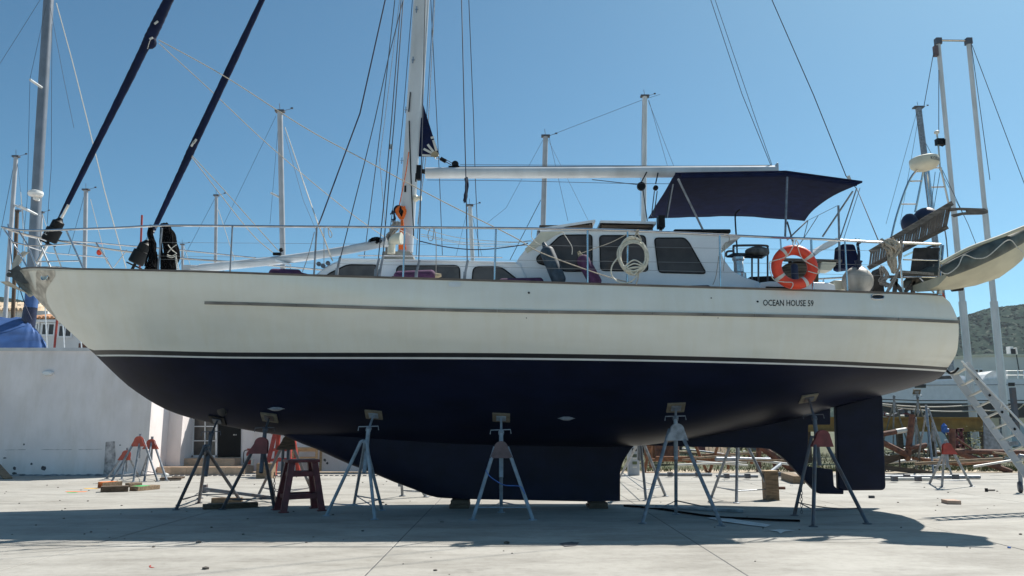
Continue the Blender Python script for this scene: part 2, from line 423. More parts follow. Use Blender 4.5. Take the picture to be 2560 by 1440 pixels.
XEND = [(P(2380, 932, 14.2).z, P(2378, 932, 14.6).x), (P(0, 912, 14.2).z, P(2400, 912, 14.2).x), (P(0, 880, 14).z, P(2405, 880, 14.1).x), (P(0, 850, 14).z, P(2401, 850, 14).x), (P(0, 803, 14).z, P(2386, 803, 14).x), (P(0, 760, 14).z, P(2370, 760, 14).x), (P(0, 744, 14).z, P(2358, 744, 14).x), (P(0, 737, 14).z, P(2345, 737, 14).x)]
NS = 110; XB, XF = -9.74, 6.6
stations = []
for i in range(NS + 1):
    s = i / NS; stations.append((XB + (XF - XB) * (s if s > .25 else s * (.45 + .55 * s / .25)), 0))
NST = 14
stations = [(x, None) for x, _ in stations] + [(XF, (k + 1) / NST) for k in range(NST)]
def section(x, k):
    """rows of (X, halfbreadth, z) from sheer to centreline"""
    xx = x if k is None else lerp(XF, P(2395, 880, 14.1).x, k)
    zs, zr, z1, z2, z3, zc = sm(ZS, xx), sm(ZR, xx), sm(Z1, xx), sm(Z2, xx), sm(Z3, xx), sm(ZC, xx)
    lev = [zs] + [lerp(zs, zr, t) for t in (.25, .5, .75, .93)] + [zr] + [lerp(zr, z1, t) for t in (.05, .15, .3, .45, .6, .75, .9)] + [z1, (z1 + z2) / 2, z2, z3]
    NBm = 18
    lev += [lerp(z3, zc, math.sin(math.pi / 2 * (j + 1) / NBm)) for j in range(NBm)]
    rows = []
    for j, z in enumerate(lev):
        z = max(z, zc); X = xx
        if k is not None: X = lerp(XF, itp(XEND, z), k)
        rows.append(Vector((X, hb(xx, z), z)))
    rows[-1].y = 0
    return rows
secs = [section(x, k) for x, k in stations]
NR = len(secs[0])
def band(j0, j1):
    mb = MB()
    for sgn in (-1, 1):
        mb.grid([[Vector((s[j].x, Y0 + sgn * s[j].y, s[j].z)) for j in range(j0, j1 + 1)] for s in secs], flip=(sgn < 0))
    mb.grid([[Vector((secs[-1][j].x, Y0 - secs[-1][j].y, secs[-1][j].z)), Vector((secs[-1][j].x + (.04 if j < 30 else 0), Y0, secs[-1][j].z)), Vector((secs[-1][j].x, Y0 + secs[-1][j].y, secs[-1][j].z))] for j in range(j0, j1 + 1)])
    return mb
obj('hull', band(0, 13), m_white, boat, smooth=40)
obj('boot_stripe', band(13, 15), m_boot, boat, smooth=40)
obj('waterline_stripe', band(15, 16), m_stripe, boat, smooth=40)
obj('hull_bottom', band(16, NR - 1), m_navy, boat, smooth=40)
dk = MB().grid([[Vector((s[0].x, Y0 + s[0].y * t, s[0].z - .03 + .07 * (1 - t * t))) for t in (-1, -.6, 0, .6, 1)] for s in secs], flip=True)
obj('deck', dk, m_cabin, boat)
def sidestrip(zf, x0, x1, d, h, n=70, up=0, sides=(-1, 1)):
    """a moulding along both sides of the hull at height zf(X), standing d proud and h high"""
    mb = MB()
    for sgn in sides:
        rows = []
        for i in range(n + 1):
            X = lerp(x0, x1, i / n); z = zf(X); y = hb(X, z - 1e-3)
            yy = lambda q: Y0 + sgn * q
            rows.append([Vector((X, yy(y - .01), z - h / 2 + up)), Vector((X, yy(y + d), z - h / 2 + up)), Vector((X, yy(y + d), z + h / 2 + up)), Vector((X, yy(y - .03), z + h / 2 + up))])
        mb.grid(rows, flip=(sgn > 0))
        mb.add(rows[0], [(0, 1, 2, 3)]); mb.add(rows[-1], [(3, 2, 1, 0)])
    return mb
m_rail = M('weathered_rub_rail', (.24, .215, .185), .7, var=.35, scale=6, stretch=(.3, 1, 1), bump=.2)
xr0 = onhull(512, 755).x; xr1 = onhull(2383, 803).x - .02
nseg = 14
for k in range(nseg):   # the rubbing strake is bolted on in lengths
    a, b_ = lerp(xr0, 6.594, k / nseg), lerp(xr0, 6.594, (k + 1) / nseg) - .006
    for sd_ in (-1, 1): obj('rub_rail', sidestrip(lambda X: sm(ZR, X), a, b_, .028, .048, 8, 0, (sd_,)), m_rail, boat)
for sgn in (-1, 1):
    mb = MB(); rows = []
    for i in range(13):
        k = .0 + i / 12; sx = section(XF, k); p = sx[5]
        rows.append([Vector((p.x + .004, Y0 + sgn * (p.y + d), p.z + h)) for d, h in ((-.01, -.024), (.028, -.024), (.028, .024), (-.03, .024))])
    mb.grid(rows, flip=(sgn > 0)); obj('rub_rail', mb, m_rail, boat)
m_toe = M('brown_toe_rail', (.16, .125, .10), .6, var=.3)
for sgn in (-1, 1):
    mb = sidestrip(lambda X: sm(ZS, X), -9.6, 6.6, .012, .035, 90, .012, (sgn,)); rows = []
    for i in range(13):
        p = section(XF, i / 12)[0]
        rows.append([Vector((p.x, Y0 + sgn * (p.y + d), p.z + h)) for d, h in ((-.01, -.006), (.012, -.006), (.012, .03), (-.03, .03))])
    mb.grid(rows, flip=(sgn > 0)); obj('toe_rail', mb, m_toe, boat)

# keel, skeg, rudder
krows = [(1060, 640, 1660), (1085, 700, 1625), (1096, 724, 1604), (1110, 757, 1586), (1122, 789, 1575), (1145, 838, 1560), (1160, 872, 1553), (1179, 923, 1550), (1205, 985, 1550), (1225, 1039, 1550), (1237, 1066, 1550), (1243, 1090, 1550)]
kb = MB(); rows = []
for yy, l_, t_ in krows:
    f = (yy - 1060) / 183; th = lerp(.23, .27, f); ring = []
    N = 22
    for sgn in (-1, 1):
        for i in range(N + 1) if sgn < 0 else range(N - 1, 0, -1):
            u = (i / N) ** 1.5; x = lerp(l_, t_, u)
            q = min(1, (math.sqrt(max(u, 0)) * 2.3) * (1 - .25 * u)) * min(1, (1 - u) * 5 + .06) if u > 0 else 0
            p = P(x, yy + max(0, (x - 1085) / 465 * 9) * f, Y0); ring.append(Vector((p.x, Y0 + sgn * th * q, p.z)))
    rows.append(ring + [ring[0]])
kb.grid(rows); n0 = len(rows[0]) - 1
kb.add(rows[-1][:-1], [tuple(range(n0))])
obj('keel', kb, m_navyflat, boat, smooth=50)
def plate(pts, th, Y=Y0): return MB().prism([P(x, y, Y) - Vector((0, th / 2, 0)) for x, y in pts], (0, th, 0))
skp = [(1585, 1098), (1700, 1060), (1860, 1040), (2000, 1022), (2040, 1005), (2073, 1000), (2073, 1062), (2018, 1062), (2016, 1165), (2036, 1168), (2079, 1173), (2082, 1214), (2092, 1223), (2106, 1224), (2106, 1235), (2046, 1234), (2030, 1222), (1998, 1188), (1965, 1152), (1945, 1135), (1925, 1123), (1900, 1120), (1750, 1117), (1600, 1113)]
obj('skeg', plate(skp, .15), m_navyflat, boat, smooth=20, bevel=.02)
obj('rudder', plate([(2086, 1017), (2190, 988), (2198, 987), (2203, 992), (2211, 1212), (2210, 1220), (2204, 1225), (2107, 1226), (2093, 1222)], .14), m_navyflat, boat, smooth=20, bevel=.03)
# hull fittings
for px, py, wd in ((1416, 1046, .44), (690, 1022, .36)):
    a, b_ = onhull(px - 22, py, .02), onhull(px + 22, py, .02); c = onhull(px, py, .02)
    mb = MB().tube([a.lerp(b_, i / 10) for i in range(11)], [.004, .008, .022, .035, .04, .04, .04, .035, .022, .008, .004], 8)
    obj('anode', mb, m_galv, boat)
c = onhull(556, 1027, -.02); obj('thruster_tunnel', MB().lathe([(.10, 0), (.10, .03), (.085, .035)], c, (-.35, -.9, -.4), 18), m_dark, boat)
for px, py, r in ((1322, 732, .018), (1894, 754, .017), (1778, 745, .011), (1316, 795, .008), (1795, 795, .007), (1500, 905, .012)):
    obj('skin_fitting', MB().lathe([(r, -.01), (r, .006), (r * .6, .008)], onhull(px, py), (0, -1, .1), 10), m_black, boat)
def onhullpatch(poly, off, name, mat, parent=None, grid=6, thick=None):
    """a polygon given in photograph positions, cut from a fine grid laid on the hull"""
    mb = MB(); pts = [onhull(x, y, off) for x, y in poly]; mb.add(pts, [tuple(range(len(pts)))]); return obj(name, mb, mat, parent or boat, smooth=0)
# overflow port in the side, stern fairlead
ov = [(1137 + 15 * c_ * (1 if abs(c_) < .6 else 1.0), 711 + 6 * s_) for c_, s_ in [(math.cos(a) * 1.0, math.sin(a)) for a in [i * math.pi / 10 for i in range(20)]]]
onhullpatch([(1137 + 15.5 * max(-1, min(1, 1.3 * math.cos(i * math.pi / 12))), 711 + 6.5 * math.sin(i * math.pi / 12)) for i in range(24)], .012, 'side_vent', m_stripe)
fl = onhullpatch([(2194 + 15 * max(-1, min(1, 1.3 * math.cos(i * math.pi / 12))), 742 + 6 * math.sin(i * math.pi / 12)) for i in range(24)], .010, 'stern_fairlead', m_dark)
mb = MB().tube([onhull(2194 + 15 * max(-1, min(1, 1.3 * math.cos(i * math.pi / 12))), 742 + 6 * math.sin(i * math.pi / 12), .012) for i in range(24)], .012, 6, closed=True); obj('rim', mb, m_steel, fl)
# stainless bow plate wrapped round the stem
bp_poly = [(42, 676), (90, 676), (136, 678), (138, 690), (128, 706), (116, 722), (113, 738), (118, 760), (130, 780), (141, 797)]
rows = []
for k in range(25):
    y = lerp(675, 797, k / 24)
    xr = itp([(675, 136), (690, 138), (706, 127), (722, 116), (738, 113), (760, 118), (780, 130), (797, 141.5)], y)
    zc_ = None
    xl = itp([(675, 40), (690, 27), (706, 48), (730, 78), (760, 103), (788, 132), (797, 141)], y)
    rows.append([onhull(lerp(xl, xr, t), y, .008) for t in (0, .2, .4, .6, .8, 1)])
bpl = obj('bow_plate', MB().grid(rows, flip=True), m_steelw, boat)
c = onhull(112, 692, .01); t1 = (onhull(118, 692, .01) - onhull(106, 692, .01)).normalized(); nrm = t1.cross(Vector((0, 0, 1))).normalized(); upv = nrm.cross(t1)
mb = MB().tube([c + t1 * .10 * math.cos(a) - upv * .075 * math.sin(a) for a in [i * math.pi / 10 for i in range(20)]], .017, 8, closed=True)
obj('hawse_ring', mb, m_steel, bpl)
obj('hawse_hole', MB().add([c + nrm * .003 + t1 * .09 * math.cos(a) - upv * .065 * math.sin(a) for a in [i * math.pi / 10 for i in range(20)]], [tuple(range(20))]), m_steelw, bpl)
# bow roller cheek and the anchor hanging under it
mb = MB()
for Y in (Y0 - .16, Y0 + .16):
    mb.prism([P(x, y, Y) for x, y in ((28, 674), (46, 662), (82, 708), (60, 709), (38, 701), (26, 690))], (0, .014, 0))
mb.lathe([(.05, -.15), (.03, 0), (.05, .15)], P(34, 690, Y0), (0, 1, 0), 12)
mb.box(P(60, 680, Y0) , (.45, .3, .03))
obj('bow_roller', mb, M('dark_bow_steel', (.10, .095, .088), .5, .5, var=.4, scale=8), boat)
mb = MB().prism([P(x, y, Y0 - .02) for x, y in ((40, 640), (58, 628), (70, 630), (58, 640), (44, 664), (36, 672), (56, 705), (80, 738), (72, 742), (44, 712), (28, 684), (30, 660))], (0, .04, 0))
mb.add([P(0, 704, Y0), P(22, 703, Y0 - .26), P(72, 735, Y0 - .05), P(22, 703, Y0 + .26), P(72, 735, Y0 + .05), P(14, 713, Y0)], [(0, 1, 2), (0, 4, 3), (2, 4, 0), (0, 5, 1), (1, 5, 2), (0, 3, 5), (3, 4, 5), (2, 5, 4)])
obj('anchor', mb, M('galvanised_anchor', (.40, .38, .33), .6, .1, var=.3, scale=8), boat, smooth=20)

# ---- rails: pulpit, top rail, stanchions, lifelines
def rail_in(X): return max(.1, bt(X) - sm(TUM, X) - .06)
def raily(px, py):
    Y = Y0 - 2
    for _ in range(8):
        p = P(px, py, Y); Y = Y0 - rail_in(p.x)
    return P(px, py, Y)
def mirror(pts): return [Vector((p.x, 2 * Y0 - p.y, p.z)) for p in pts]
top = [raily(x, y) for x, y in ((165, 574), (300, 569), (420, 564), (700, 566), (1000, 568), (1250, 570), (1500, 574), (1700, 582), (1900, 592), (2050, 598), (2200, 606), (2300, 609), (2352, 611))]
nose = [P(8, 568, Y0 - .16), P(50, 575, Y0 - .3), P(110, 576, Y0 - .55)]
path = crv([P(6, 567, Y0)] + nose + top, 5)
mb = MB().tube(path, .021, 8); obj('top_rail', mb, m_steel, boat)
mb = MB().tube(mirror(path), .021, 8); obj('top_rail', mb, m_steel, boat)
stn = [(405, 570, 395, 676, .017), (581, 566, 575, 683, .015), (792, 568, 785, 685, .017), (1012, 568, 1008, 693, .017), (1240, 571, 1236, 697, .017), (1469, 576, 1469, 704, .017), (1569, 579, 1568, 708, .017), (1799, 587, 1801, 716, .017), (1951, 594, 1954, 640, .015), (2028, 598, 2032, 724, .02), (2112, 601, 2116, 690, .016), (2246, 607, 2258, 730, .018), (2358, 613, 2347, 734, .018)]
for x0, y0, x1, y1, r in stn:
    a = raily(x0, y0); p2 = raily(x1, y1); b_ = Vector((p2.x, p2.y, sm(ZS, p2.x)))
    if y1 < 700 and x0 == 1951: b_ = p2
    obj('stanchion', MB().tube([a, b_], r, 8).lathe([(.05, 0), (.05, .02), (.03, .03)], b_, n=10), m_steel if x0 > 900 else m_galv, boat)
    q = mirror([a, b_]); obj('stanchion', MB().tube(q, r, 8).lathe([(.05, 0), (.05, .02), (.03, .03)], q[1], n=10), m_steel, boat)
for ya, yb, yc in ((606, 612, 628), (640, 650, 663), (648, 668, 690)):
    ys = [(400, ya), (792, lerp(ya, yb, .5)), (1240, yb), (1569, lerp(yb, yc, .3)), (1800, lerp(yb, yc, .55)), (2030, lerp(yb, yc, .75)), (2250, yc)]
    pl = [raily(x, y) for x, y in ys]
    obj('lifeline', MB().tube(pl, .0028, 5), m_life, boat)
    obj('lifeline', MB().tube(mirror(pl), .0028, 5), m_life, boat)
# pulpit tubes
def tube_px(name, pts, r, mat, Y, parent=boat, n=8, smooth=6):
    """tube through photograph positions at depth(s) Y"""
    Ys = Y if isinstance(Y, (list, tuple)) else [Y] * len(pts)
    q = [P(x, y, yy) for (x, y), yy in zip(pts, Ys)]
    return obj(name, MB().tube(crv(q, smooth) if len(q) > 2 and smooth else q, r, n), mat, parent)
pu = MB()
def pt(pts, Ys, r=.016): pu.tube([P(x, y, yy) for (x, y), yy in zip(pts, Ys)], r, 8)
pt([(6, 567), (32, 605), (68, 668)], [Y0 - .05, Y0 - .2, Y0 - .25], .017)
pt([(32, 605), (70, 614), (115, 614), (180, 610), (205, 611)], [Y0 - .2, Y0 - .4, Y0 - .6, Y0 - .75, Y0 - .8], .014)
pt([(47, 578), (70, 614), (90, 665)], [Y0 - .3, Y0 - .4, Y0 - .4], .015)
pt([(94, 597), (126, 668)], [Y0 - .55, Y0 - .6], .019)
pt([(165, 574), (210, 675)], [Y0 - .75, Y0 - .95], .019)
pt([(88, 654), (203, 652)], [Y0 - .45, Y0 - .9], .013)
pt([(68, 668), (140, 667), (210, 674)], [Y0 - .3, Y0 - .6, Y0 - .95], .013)
pt([(6, 567), (60, 588), (110, 600), (240, 607), (300, 613), (420, 622), (640, 645)], [Y0 + .05, Y0 + .4, Y0 + .7, Y0 + 1.2, Y0 + 1.4, Y0 + 1.7, Y0 + 2.1], .016)
pt([(60, 613), (120, 632), (270, 645)], [Y0 + .3, Y0 + .7, Y0 + 1.3], .013)
pt([(240, 607), (282, 674)], [Y0 + 1.2, Y0 + 1.35], .019)
pt([(135, 618), (155, 672)], [Y0 + .7, Y0 + .8], .015)
pt([(318, 624), (285, 668)], [Y0 + 1.3, Y0 + 1.3], .010)
obj('pulpit', pu, m_steel, boat)
pu = MB()
pt([(2352, 611), (2352, 622), (2349, 660), (2344, 736)], [13.95, 13.95, 14.0, 14.1], .019)
pt([(2258, 649), (2346, 651)], [13.95, 14.0], .013)
pt([(2258, 692), (2346, 693)], [13.95, 14.0], .014)
pt([(2352, 611), (2300, 622), (2260, 640)], [13.95, 15.5, 17.0], .019)
pt([(2295, 690), (2335, 732)], [14.1, 14.1], .015)
obj('pushpit', pu, m_steel, boat)

# ---- coachroof with its windows
def tri(p): return p
YC = 13.95
def loftside(px_poly, Yn, Yf, name, mat, tumble=0.0, bevel=.05):
    """a cabin body: the side outline at Yn, mirrored across the boat to Yf"""
    a = [P(x, y, Yn) for x, y in px_poly]; zmin = min(p.z for p in a)
    a = [Vector((p.x, p.y + tumble * (p.z - zmin), p.z)) for p in a]
    b_ = [Vector((p.x, 2 * Y0 - p.y, p.z)) for p in a]
    n = len(a); mb = MB().add(a + b_, [tuple(range(n)), tuple(reversed(range(n, 2 * n)))] + [(i, n + i, n + (i + 1) % n, (i + 1) % n) for i in range(n)])
    return obj(name, mb, mat, boat, smooth=25, bevel=bevel)
roof1 = loftside([(770, 720), (783, 690), (815, 665), (851, 648), (900, 647.5), (1120, 651), (1300, 656), (1330, 720)], YC, 0, 'coachroof', m_cabin, .0, .035)
def window(px_poly, Y, name, mat, parent, r=.06, fr=.018, frmat=m_black):
    p = rrect([P(x, y, Y - .012) for x, y in px_poly], r)
    g = obj(name, MB().add(p, [tuple(range(len(p)))]), mat, parent, smooth=0)
    fb = MB().tube(p, fr, 6, closed=True); obj('frame', fb, frmat, g)
    return g
window([(800, 712), (818, 686), (868, 662), (943, 662), (943, 712)], YC, 'window', m_curtain, roof1, .08, .012)
window([(990, 712), (992, 664), (1149, 664), (1150, 712)], YC, 'window', m_curtain, roof1, .10, .012)
window([(1180, 712), (1183, 667), (1252, 667), (1300, 704), (1300, 712)], YC, 'window', m_curtain, roof1, .10, .012)
tube_px('grab_rail', [(895, 639), (1050, 640), (1256, 644)], .012, m_steel, YC + .25, roof1)
tube_px('roof_edge', [(852, 649), (1120, 653), (1290, 657)], .018, m_cabin, YC - .01, roof1)
# ---- pilothouse
YP = 14.0
ph_poly = [(1230, 720), (1268, 690), (1300, 640), (1333, 600), (1352, 578), (1500, 573), (1700, 580), (1800, 588), (1850, 592), (1849, 596), (1822, 602), (1808, 612), (1803, 630), (1810, 648), (1830, 675), (1858, 692), (1897, 704), (1910, 722), (1910, 740)]
ph = loftside(ph_poly, YP, 0, 'pilothouse', m_cabin, .0, .03)
wins = [[(1341, 644), (1355, 632), (1402, 588), (1480, 587), (1480, 678), (1410, 678), (1344, 657)], [(1499, 589), (1613, 589), (1620, 678), (1502, 676)], [(1636, 595), (1711, 595), (1722, 606), (1766, 684), (1647, 681)]]
for wp in wins: window(wp, YP, 'window', m_glass, ph, .07, .012)
obj('screen_cover', MB().prism([P(x, y, YP - .02) for x, y in ((1312, 622), (1335, 602), (1352, 579), (1410, 578), (1385, 590), (1352, 612), (1318, 632))], (0, .016, 0)), m_cream, ph, smooth=0)
obj('roof_lip', MB().tube(crv([P(x, y, YP - .02) for x, y in ((1350, 578), (1500, 575), (1700, 582), (1850, 593))]), .02, 6), m_cabin, ph)
# solar panels on their racks, hatch garage
for a, b_, dz in (((1343, 573), (1488, 551), 0), ((1500, 553), (1640, 556), 0)):
    pa, pb = P(*a, 14.3), P(*b_, 14.3)
    q = [pa, pb, pb + Vector((0, 1.0, .03)), pa + Vector((0, 1.0, .03))]
    sp_ = obj('solar_panel', MB().prism(q, (0, 0, -.035)), m_solar, boat, smooth=0)
    obj('frame', MB().beam(pa + Vector((0, -.012, -.012)), pb + Vector((0, -.012, -.012)), .02, .045), m_alu, sp_)
    for t in (.05, .55, .95):
        p0 = pa.lerp(pb, t) + Vector((0, .15, -.03)); obj('leg', MB().tube([p0, Vector((p0.x, p0.y, P(0, 580, 14.3).z))], .018, 6), m_woodd, sp_)
    p0 = pa.lerp(pb, .5); obj('rack', MB().box((p0.x, 14.75, P(0, 571, 14.5).z), (abs(pb.x - pa.x) * .92, .8, .05)), m_woodd, sp_)
obj('hatch', MB().box((lerp(P(1660, 0, 14.4).x, P(1805, 0, 14.4).x, .5), 15.0, P(0, 577, 14.4).z), (1.05, 1.2, .07)), m_black, boat, bevel=.02)
obj('traveller_block', MB().box(P(1652, 556, 14.3), (.12, .2, .22)).tube([P(1652, 563, 14.3), P(1652, 580, 14.3)], .03, 8), m_black, boat)
# ---- cockpit coaming, winch, rack
obj('coaming', MB().prism([P(x, y, 13.75) for x, y in ((1895, 735), (1900, 706), (1925, 703), (2070, 706), (2088, 712), (2092, 738))], (0, 3.2, 0)), m_cabin, boat, smooth=20, bevel=.02)
obj('locker_slot', MB().prism(rrect([P(x, y, 13.735) for x, y in ((1914, 716), (1980, 718), (1980, 724), (1914, 722))], .03), (0, .012, 0)), m_black, boat)
obj('winch', MB().lathe([(.13, 0), (.13, .10), (.09, .13), (.085, .32), (.11, .36), (.11, .40), (.07, .42)], P(1848, 698, 14.25), n=20), m_steel, boat)
gk = thing('grill_rack', 'dark steel tray with a tube rail standing behind the pilothouse', 'rack', P(1870, 705, 14.7))
obj('tray', MB().prism([P(1816, 640, 14.4), P(1905, 643, 14.4), P(1920, 633, 15.0), P(1833, 632, 15.0)], (0, 0, -.03)), m_black, gk, smooth=0)
tube_px('rail', [(1816, 642), (1816, 632), (1822, 628), (1836, 628)], .02, m_galvd, 14.4, gk)
tube_px('rail', [(1834, 632), (1834, 618), (1842, 614), (1912, 614), (1919, 620), (1920, 636)], .022, m_galvd, 14.9, gk)
for x, y0, y1, Y in ((1896, 645, 705, 14.4), (1919, 634, 705, 14.9), (1880, 645, 700, 14.9)): tube_px('leg', [(x, y0), (x, y1)], .018, m_galvd, Y, gk)
tag(obj('folded_cover', MB().ball(P(1893, 630, 14.8), .19, 14, (1.25, .8, .55)).ball(P(1905, 628, 14.75), .12, 10, (1, .8, .7)), M('grey_crumpled_cover', (.12, .12, .12), .9, var=.6, scale=9, bump=.6, bscale=14)), 'crumpled grey cover lying on the dark steel tray', 'cover')
obj('cockpit_seat', MB().prism([P(x, y, 15.2) for x, y in ((1870, 712), (1875, 692), (1925, 690), (1990, 700), (2060, 706), (2060, 716))], (0, .8, 0)), m_black, boat)

# ---- mast, boom, sail
mast = obj('mast', MB(), m_mast, boat) if False else None
def ovaltube(pts, rx, ry, n=16):
    mb = MB(); rows = []
    for p in pts:
        p = Vector(p); rows.append([p + Vector((rx * math.cos(2 * math.pi * j / n), ry * math.sin(2 * math.pi * j / n), 0)) for j in range(n + 1)])
    return mb.grid(rows, flip=True)
m0, m1 = P(1013, 632, Y0), P(1052, 0, Y0)
mtop = m0 + (m1 - m0) * 2.6
mast = obj('mast', ovaltube([m0, m1, mtop], .155, .11), m_mast, boat, smooth=50)
obj('mast_step', MB().prism([P(x, y, Y0 - .35) for x, y in ((952, 655), (956, 628), (1024, 628), (1032, 636), (1036, 655))], (0, .7, 0)), M('grey_mast_step', (.25, .25, .23), .6), boat, smooth=0, bevel=.01)
obj('sail_track', MB().tube([m0 + (m1 - m0) * t + Vector((.162, 0, 0)) for t in (.52, 1, 2.5)], .018, 6), m_alu, mast)
for t, w_ in ((1.55, 1.15), (2.05, .95)):
    c = m0 + (m1 - m0) * t
    obj('spreader', MB().tube([c + Vector((.1, -w_, 0)), c, c + Vector((.1, w_, 0))], .04, 8), m_alu, mast)
gn = MB().box(P(1044, 432, Y0), (.17, .12, .30)).box(P(1036, 446, Y0), (.10, .14, .18)).tube([P(1050, 427, Y0), P(1068, 430, Y0)], .05, 10)
obj('gooseneck', gn, m_black, mast, bevel=.01)
for t, y in ((0, 500),):
    obj('mast_winch', MB().lathe([(.07, 0), (.07, .05), (.045, .07), (.045, .12), (.06, .14)], P(1036, 496, Y0 - .05), (1, -.2, 0), 14), m_cream, mast)
obj('mast_winch', MB().lathe([(.11, 0), (.11, .04), (.06, .05), (.06, .13), (.09, .16), (.05, .17)], P(1003, 530, Y0 - .10), (-.35, -1, .1), 16), m_black, mast)
obj('halyard_slot', MB().box(P(1013, 472, Y0 - .113), (.035, .02, .13)), m_black, mast)
obj('halyard_slot', MB().box(P(1024, 255, Y0 - .114), (.022, .02, .42), Matrix.Rotation(R(3.3), 3, 'Y')), m_dark, mast)
for px, py in ((1046, 24), (1037, 150), (1019, 275), (1009, 402)):
    obj('cleat', MB().beam(P(px - 4, py - 8, Y0 - .115), P(px - 5, py + 8, Y0 - .115), .02, .018).beam(P(px - 8, py, Y0 - .118), P(px, py, Y0 - .118), .02, .012), m_steel, mast)
obj('mast_cable', MB().tube([P(x, y, Y0 - .125) for x, y in ((1023, 302), (1024, 340), (1027, 430), (1030, 500), (1034, 575), (1034, 590))], .011, 6), m_black, mast)
tube_px('orange_halyard', [(1022, 380), (1015, 430), (998, 515)], .010, m_oranger, Y0 - .2, mast)
bm = obj('boom', MB().tube([P(1064, 432.5, Y0), P(1400, 432, Y0), P(1940, 428, Y0)], .112, 16), m_mast, boat, smooth=50)
obj('track', MB().tube([P(1130, 417.5, Y0), P(1500, 417, Y0), P(1938, 415.5, Y0)], .014, 6), m_galvd, bm)
obj('end_cap', MB().box(P(1942, 422, Y0), (.04, .16, .22)), m_alu, bm, bevel=.02)
obj('outhaul_block', MB().lathe([(.07, -.03), (.07, .03)], P(1138, 411, Y0), (0, 1, 0), 14).box(P(1135, 417, Y0), (.22, .06, .03)), m_black, bm)
tube_px('outhaul', [(1150, 412), (1400, 413), (1700, 415), (1930, 413)], .006, m_wire, Y0, bm)
for x0, y0, x1, y1, rr in ((1617, 430, 1603, 466, .085), (1645, 432, 1639, 470, .05)):
    obj('tackle_block', MB().tube([P(x0, y0, Y0 - .13), P(x1, y1 - 10, Y0 - .16)], .012, 6).lathe([(rr, -.03), (rr, .03)], P(x1, y1, Y0 - .2), (0, 1, 0), 16), m_black, bm)
for a, b_ in (((1607, 470), (1618, 552)), ((1636, 478), (1628, 545)), ((1643, 478), (1634, 545)), ((1680, 447), (1665, 545))):
    tube_px('mainsheet', [a, b_], .010, m_wire, [Y0 - .2, 14.7])
tube_px('preventer', [(1068, 450), (1280, 452), (1600, 459), (1900, 458), (2125, 456)], .005, m_wire, Y0 - .3)
tube_px('preventer', [(1480, 449), (1598, 462)], .008, m_wire, Y0 - .2)
# clew of the furled mainsail
sl_ = [P(1057, 258, Y0), P(1070, 300, Y0), P(1084, 345, Y0), P(1098, 386, Y0), P(1090, 392, Y0), P(1042, 391, Y0), P(1049, 330, Y0)]
ms = obj('mainsail', MB().prism([p - Vector((0, .01, 0)) for p in sl_], (0, .02, 0)), m_canvas, boat, smooth=0)
for q in (((1059, 372), (1080, 383), 3.0), ((1069, 361), (1084, 380), 3.0), ((1083, 350), (1091, 377), 3.0), ((1053, 388), (1077, 389), 2.6), ((1077, 345), (1085, 343), 3)):
    a, b_ = P(*q[0], Y0 - .02), P(*q[1], Y0 - .02); obj('stripe', MB().beam(a, b_, .004, q[2] * .0155), m_tape, ms, smooth=0)
obj('clew_patch', MB().prism([P(x, y, Y0 - .03) for x, y in ((1077, 391), (1078, 384), (1083, 379), (1090, 377), (1096, 383), (1096, 391), (1090, 394))], (0, .008, 0)), m_patch, ms, smooth=0)
mb = MB().tube([P(1092, 392 , Y0) + Vector((.045 * math.cos(a), 0, .045 * math.sin(a))) for a in [i * math.pi / 6 for i in range(12)]], .010, 6, closed=True)
obj('clew_ring', mb, m_steel, ms)
mb = MB().box(P(1108, 400, Y0), (.13, .05, .07), Matrix.Rotation(R(-30), 3, 'Y').inverted()).tube([P(1096, 394, Y0), P(1128, 412, Y0)], .009, 6).tube([P(1112, 397, Y0), P(1134, 410, Y0)], .007, 6)
obj('clew_tackle', mb, m_black, ms)

# ---- furled headsails and their drums
def furled(pts, name='furled_sail'):
    """pts: (px, py, width px)"""
    q = []; rs = []
    n = len(pts)
    for i in range(n - 1):
        for k in range(10):
            t = k / 10; x, y, w_ = (lerp(pts[i][j], pts[i + 1][j], t) for j in range(3))
            q.append(P(x, y, Y0)); rs.append(w_ / 2 * .0079 * .92 * (1 + .045 * math.sin(len(q) * 1.9) * rnd.uniform(.3, 1)))
    q.append(P(pts[-1][0], pts[-1][1], Y0)); rs.append(pts[-1][2] / 2 * .0079)
    ext = q[0] + (q[0] - q[10]).normalized() * 6; q.insert(0, ext); rs.insert(0, rs[0] * .8)
    return obj(name, MB().tube(q, rs, 12), m_sail, boat, smooth=60)
f1 = furled([(421, 0, 26), (397, 50, 30), (375, 95, 31), (360, 122, 23), (327, 190, 22), (272, 300, 18), (222, 400, 16), (170, 505, 13.5), (147, 552, 11)])
f2 = furled([(655, 0, 15), (587, 145, 20), (542, 240, 20), (497, 335, 20), (474, 384, 21), (455, 425, 18), (424, 490, 16), (392, 558, 13), (380, 582, 11)])
for fs, ps in ((f1, [(386, 60, 395, 53), (374, 98, 382, 94)]), (f2, [(478, 366, 486, 353), (484, 358, 491, 348)])):
    for x0, y0, x1, y1 in ps: obj('sail_tie', MB().beam(P(x0, y0, Y0 - .155), P(x1, y1, Y0 - .155), .02, .035), m_tape, fs)
tube_px('tie_end', [(380, 95), (374, 104), (369, 122)], .006, m_ropew, Y0 - .16, f1)
mb = MB().ball(P(376, 106, Y0), .13, 12, (1, .8, 1.1)); obj('sail_bunch', mb, m_sail, f1)
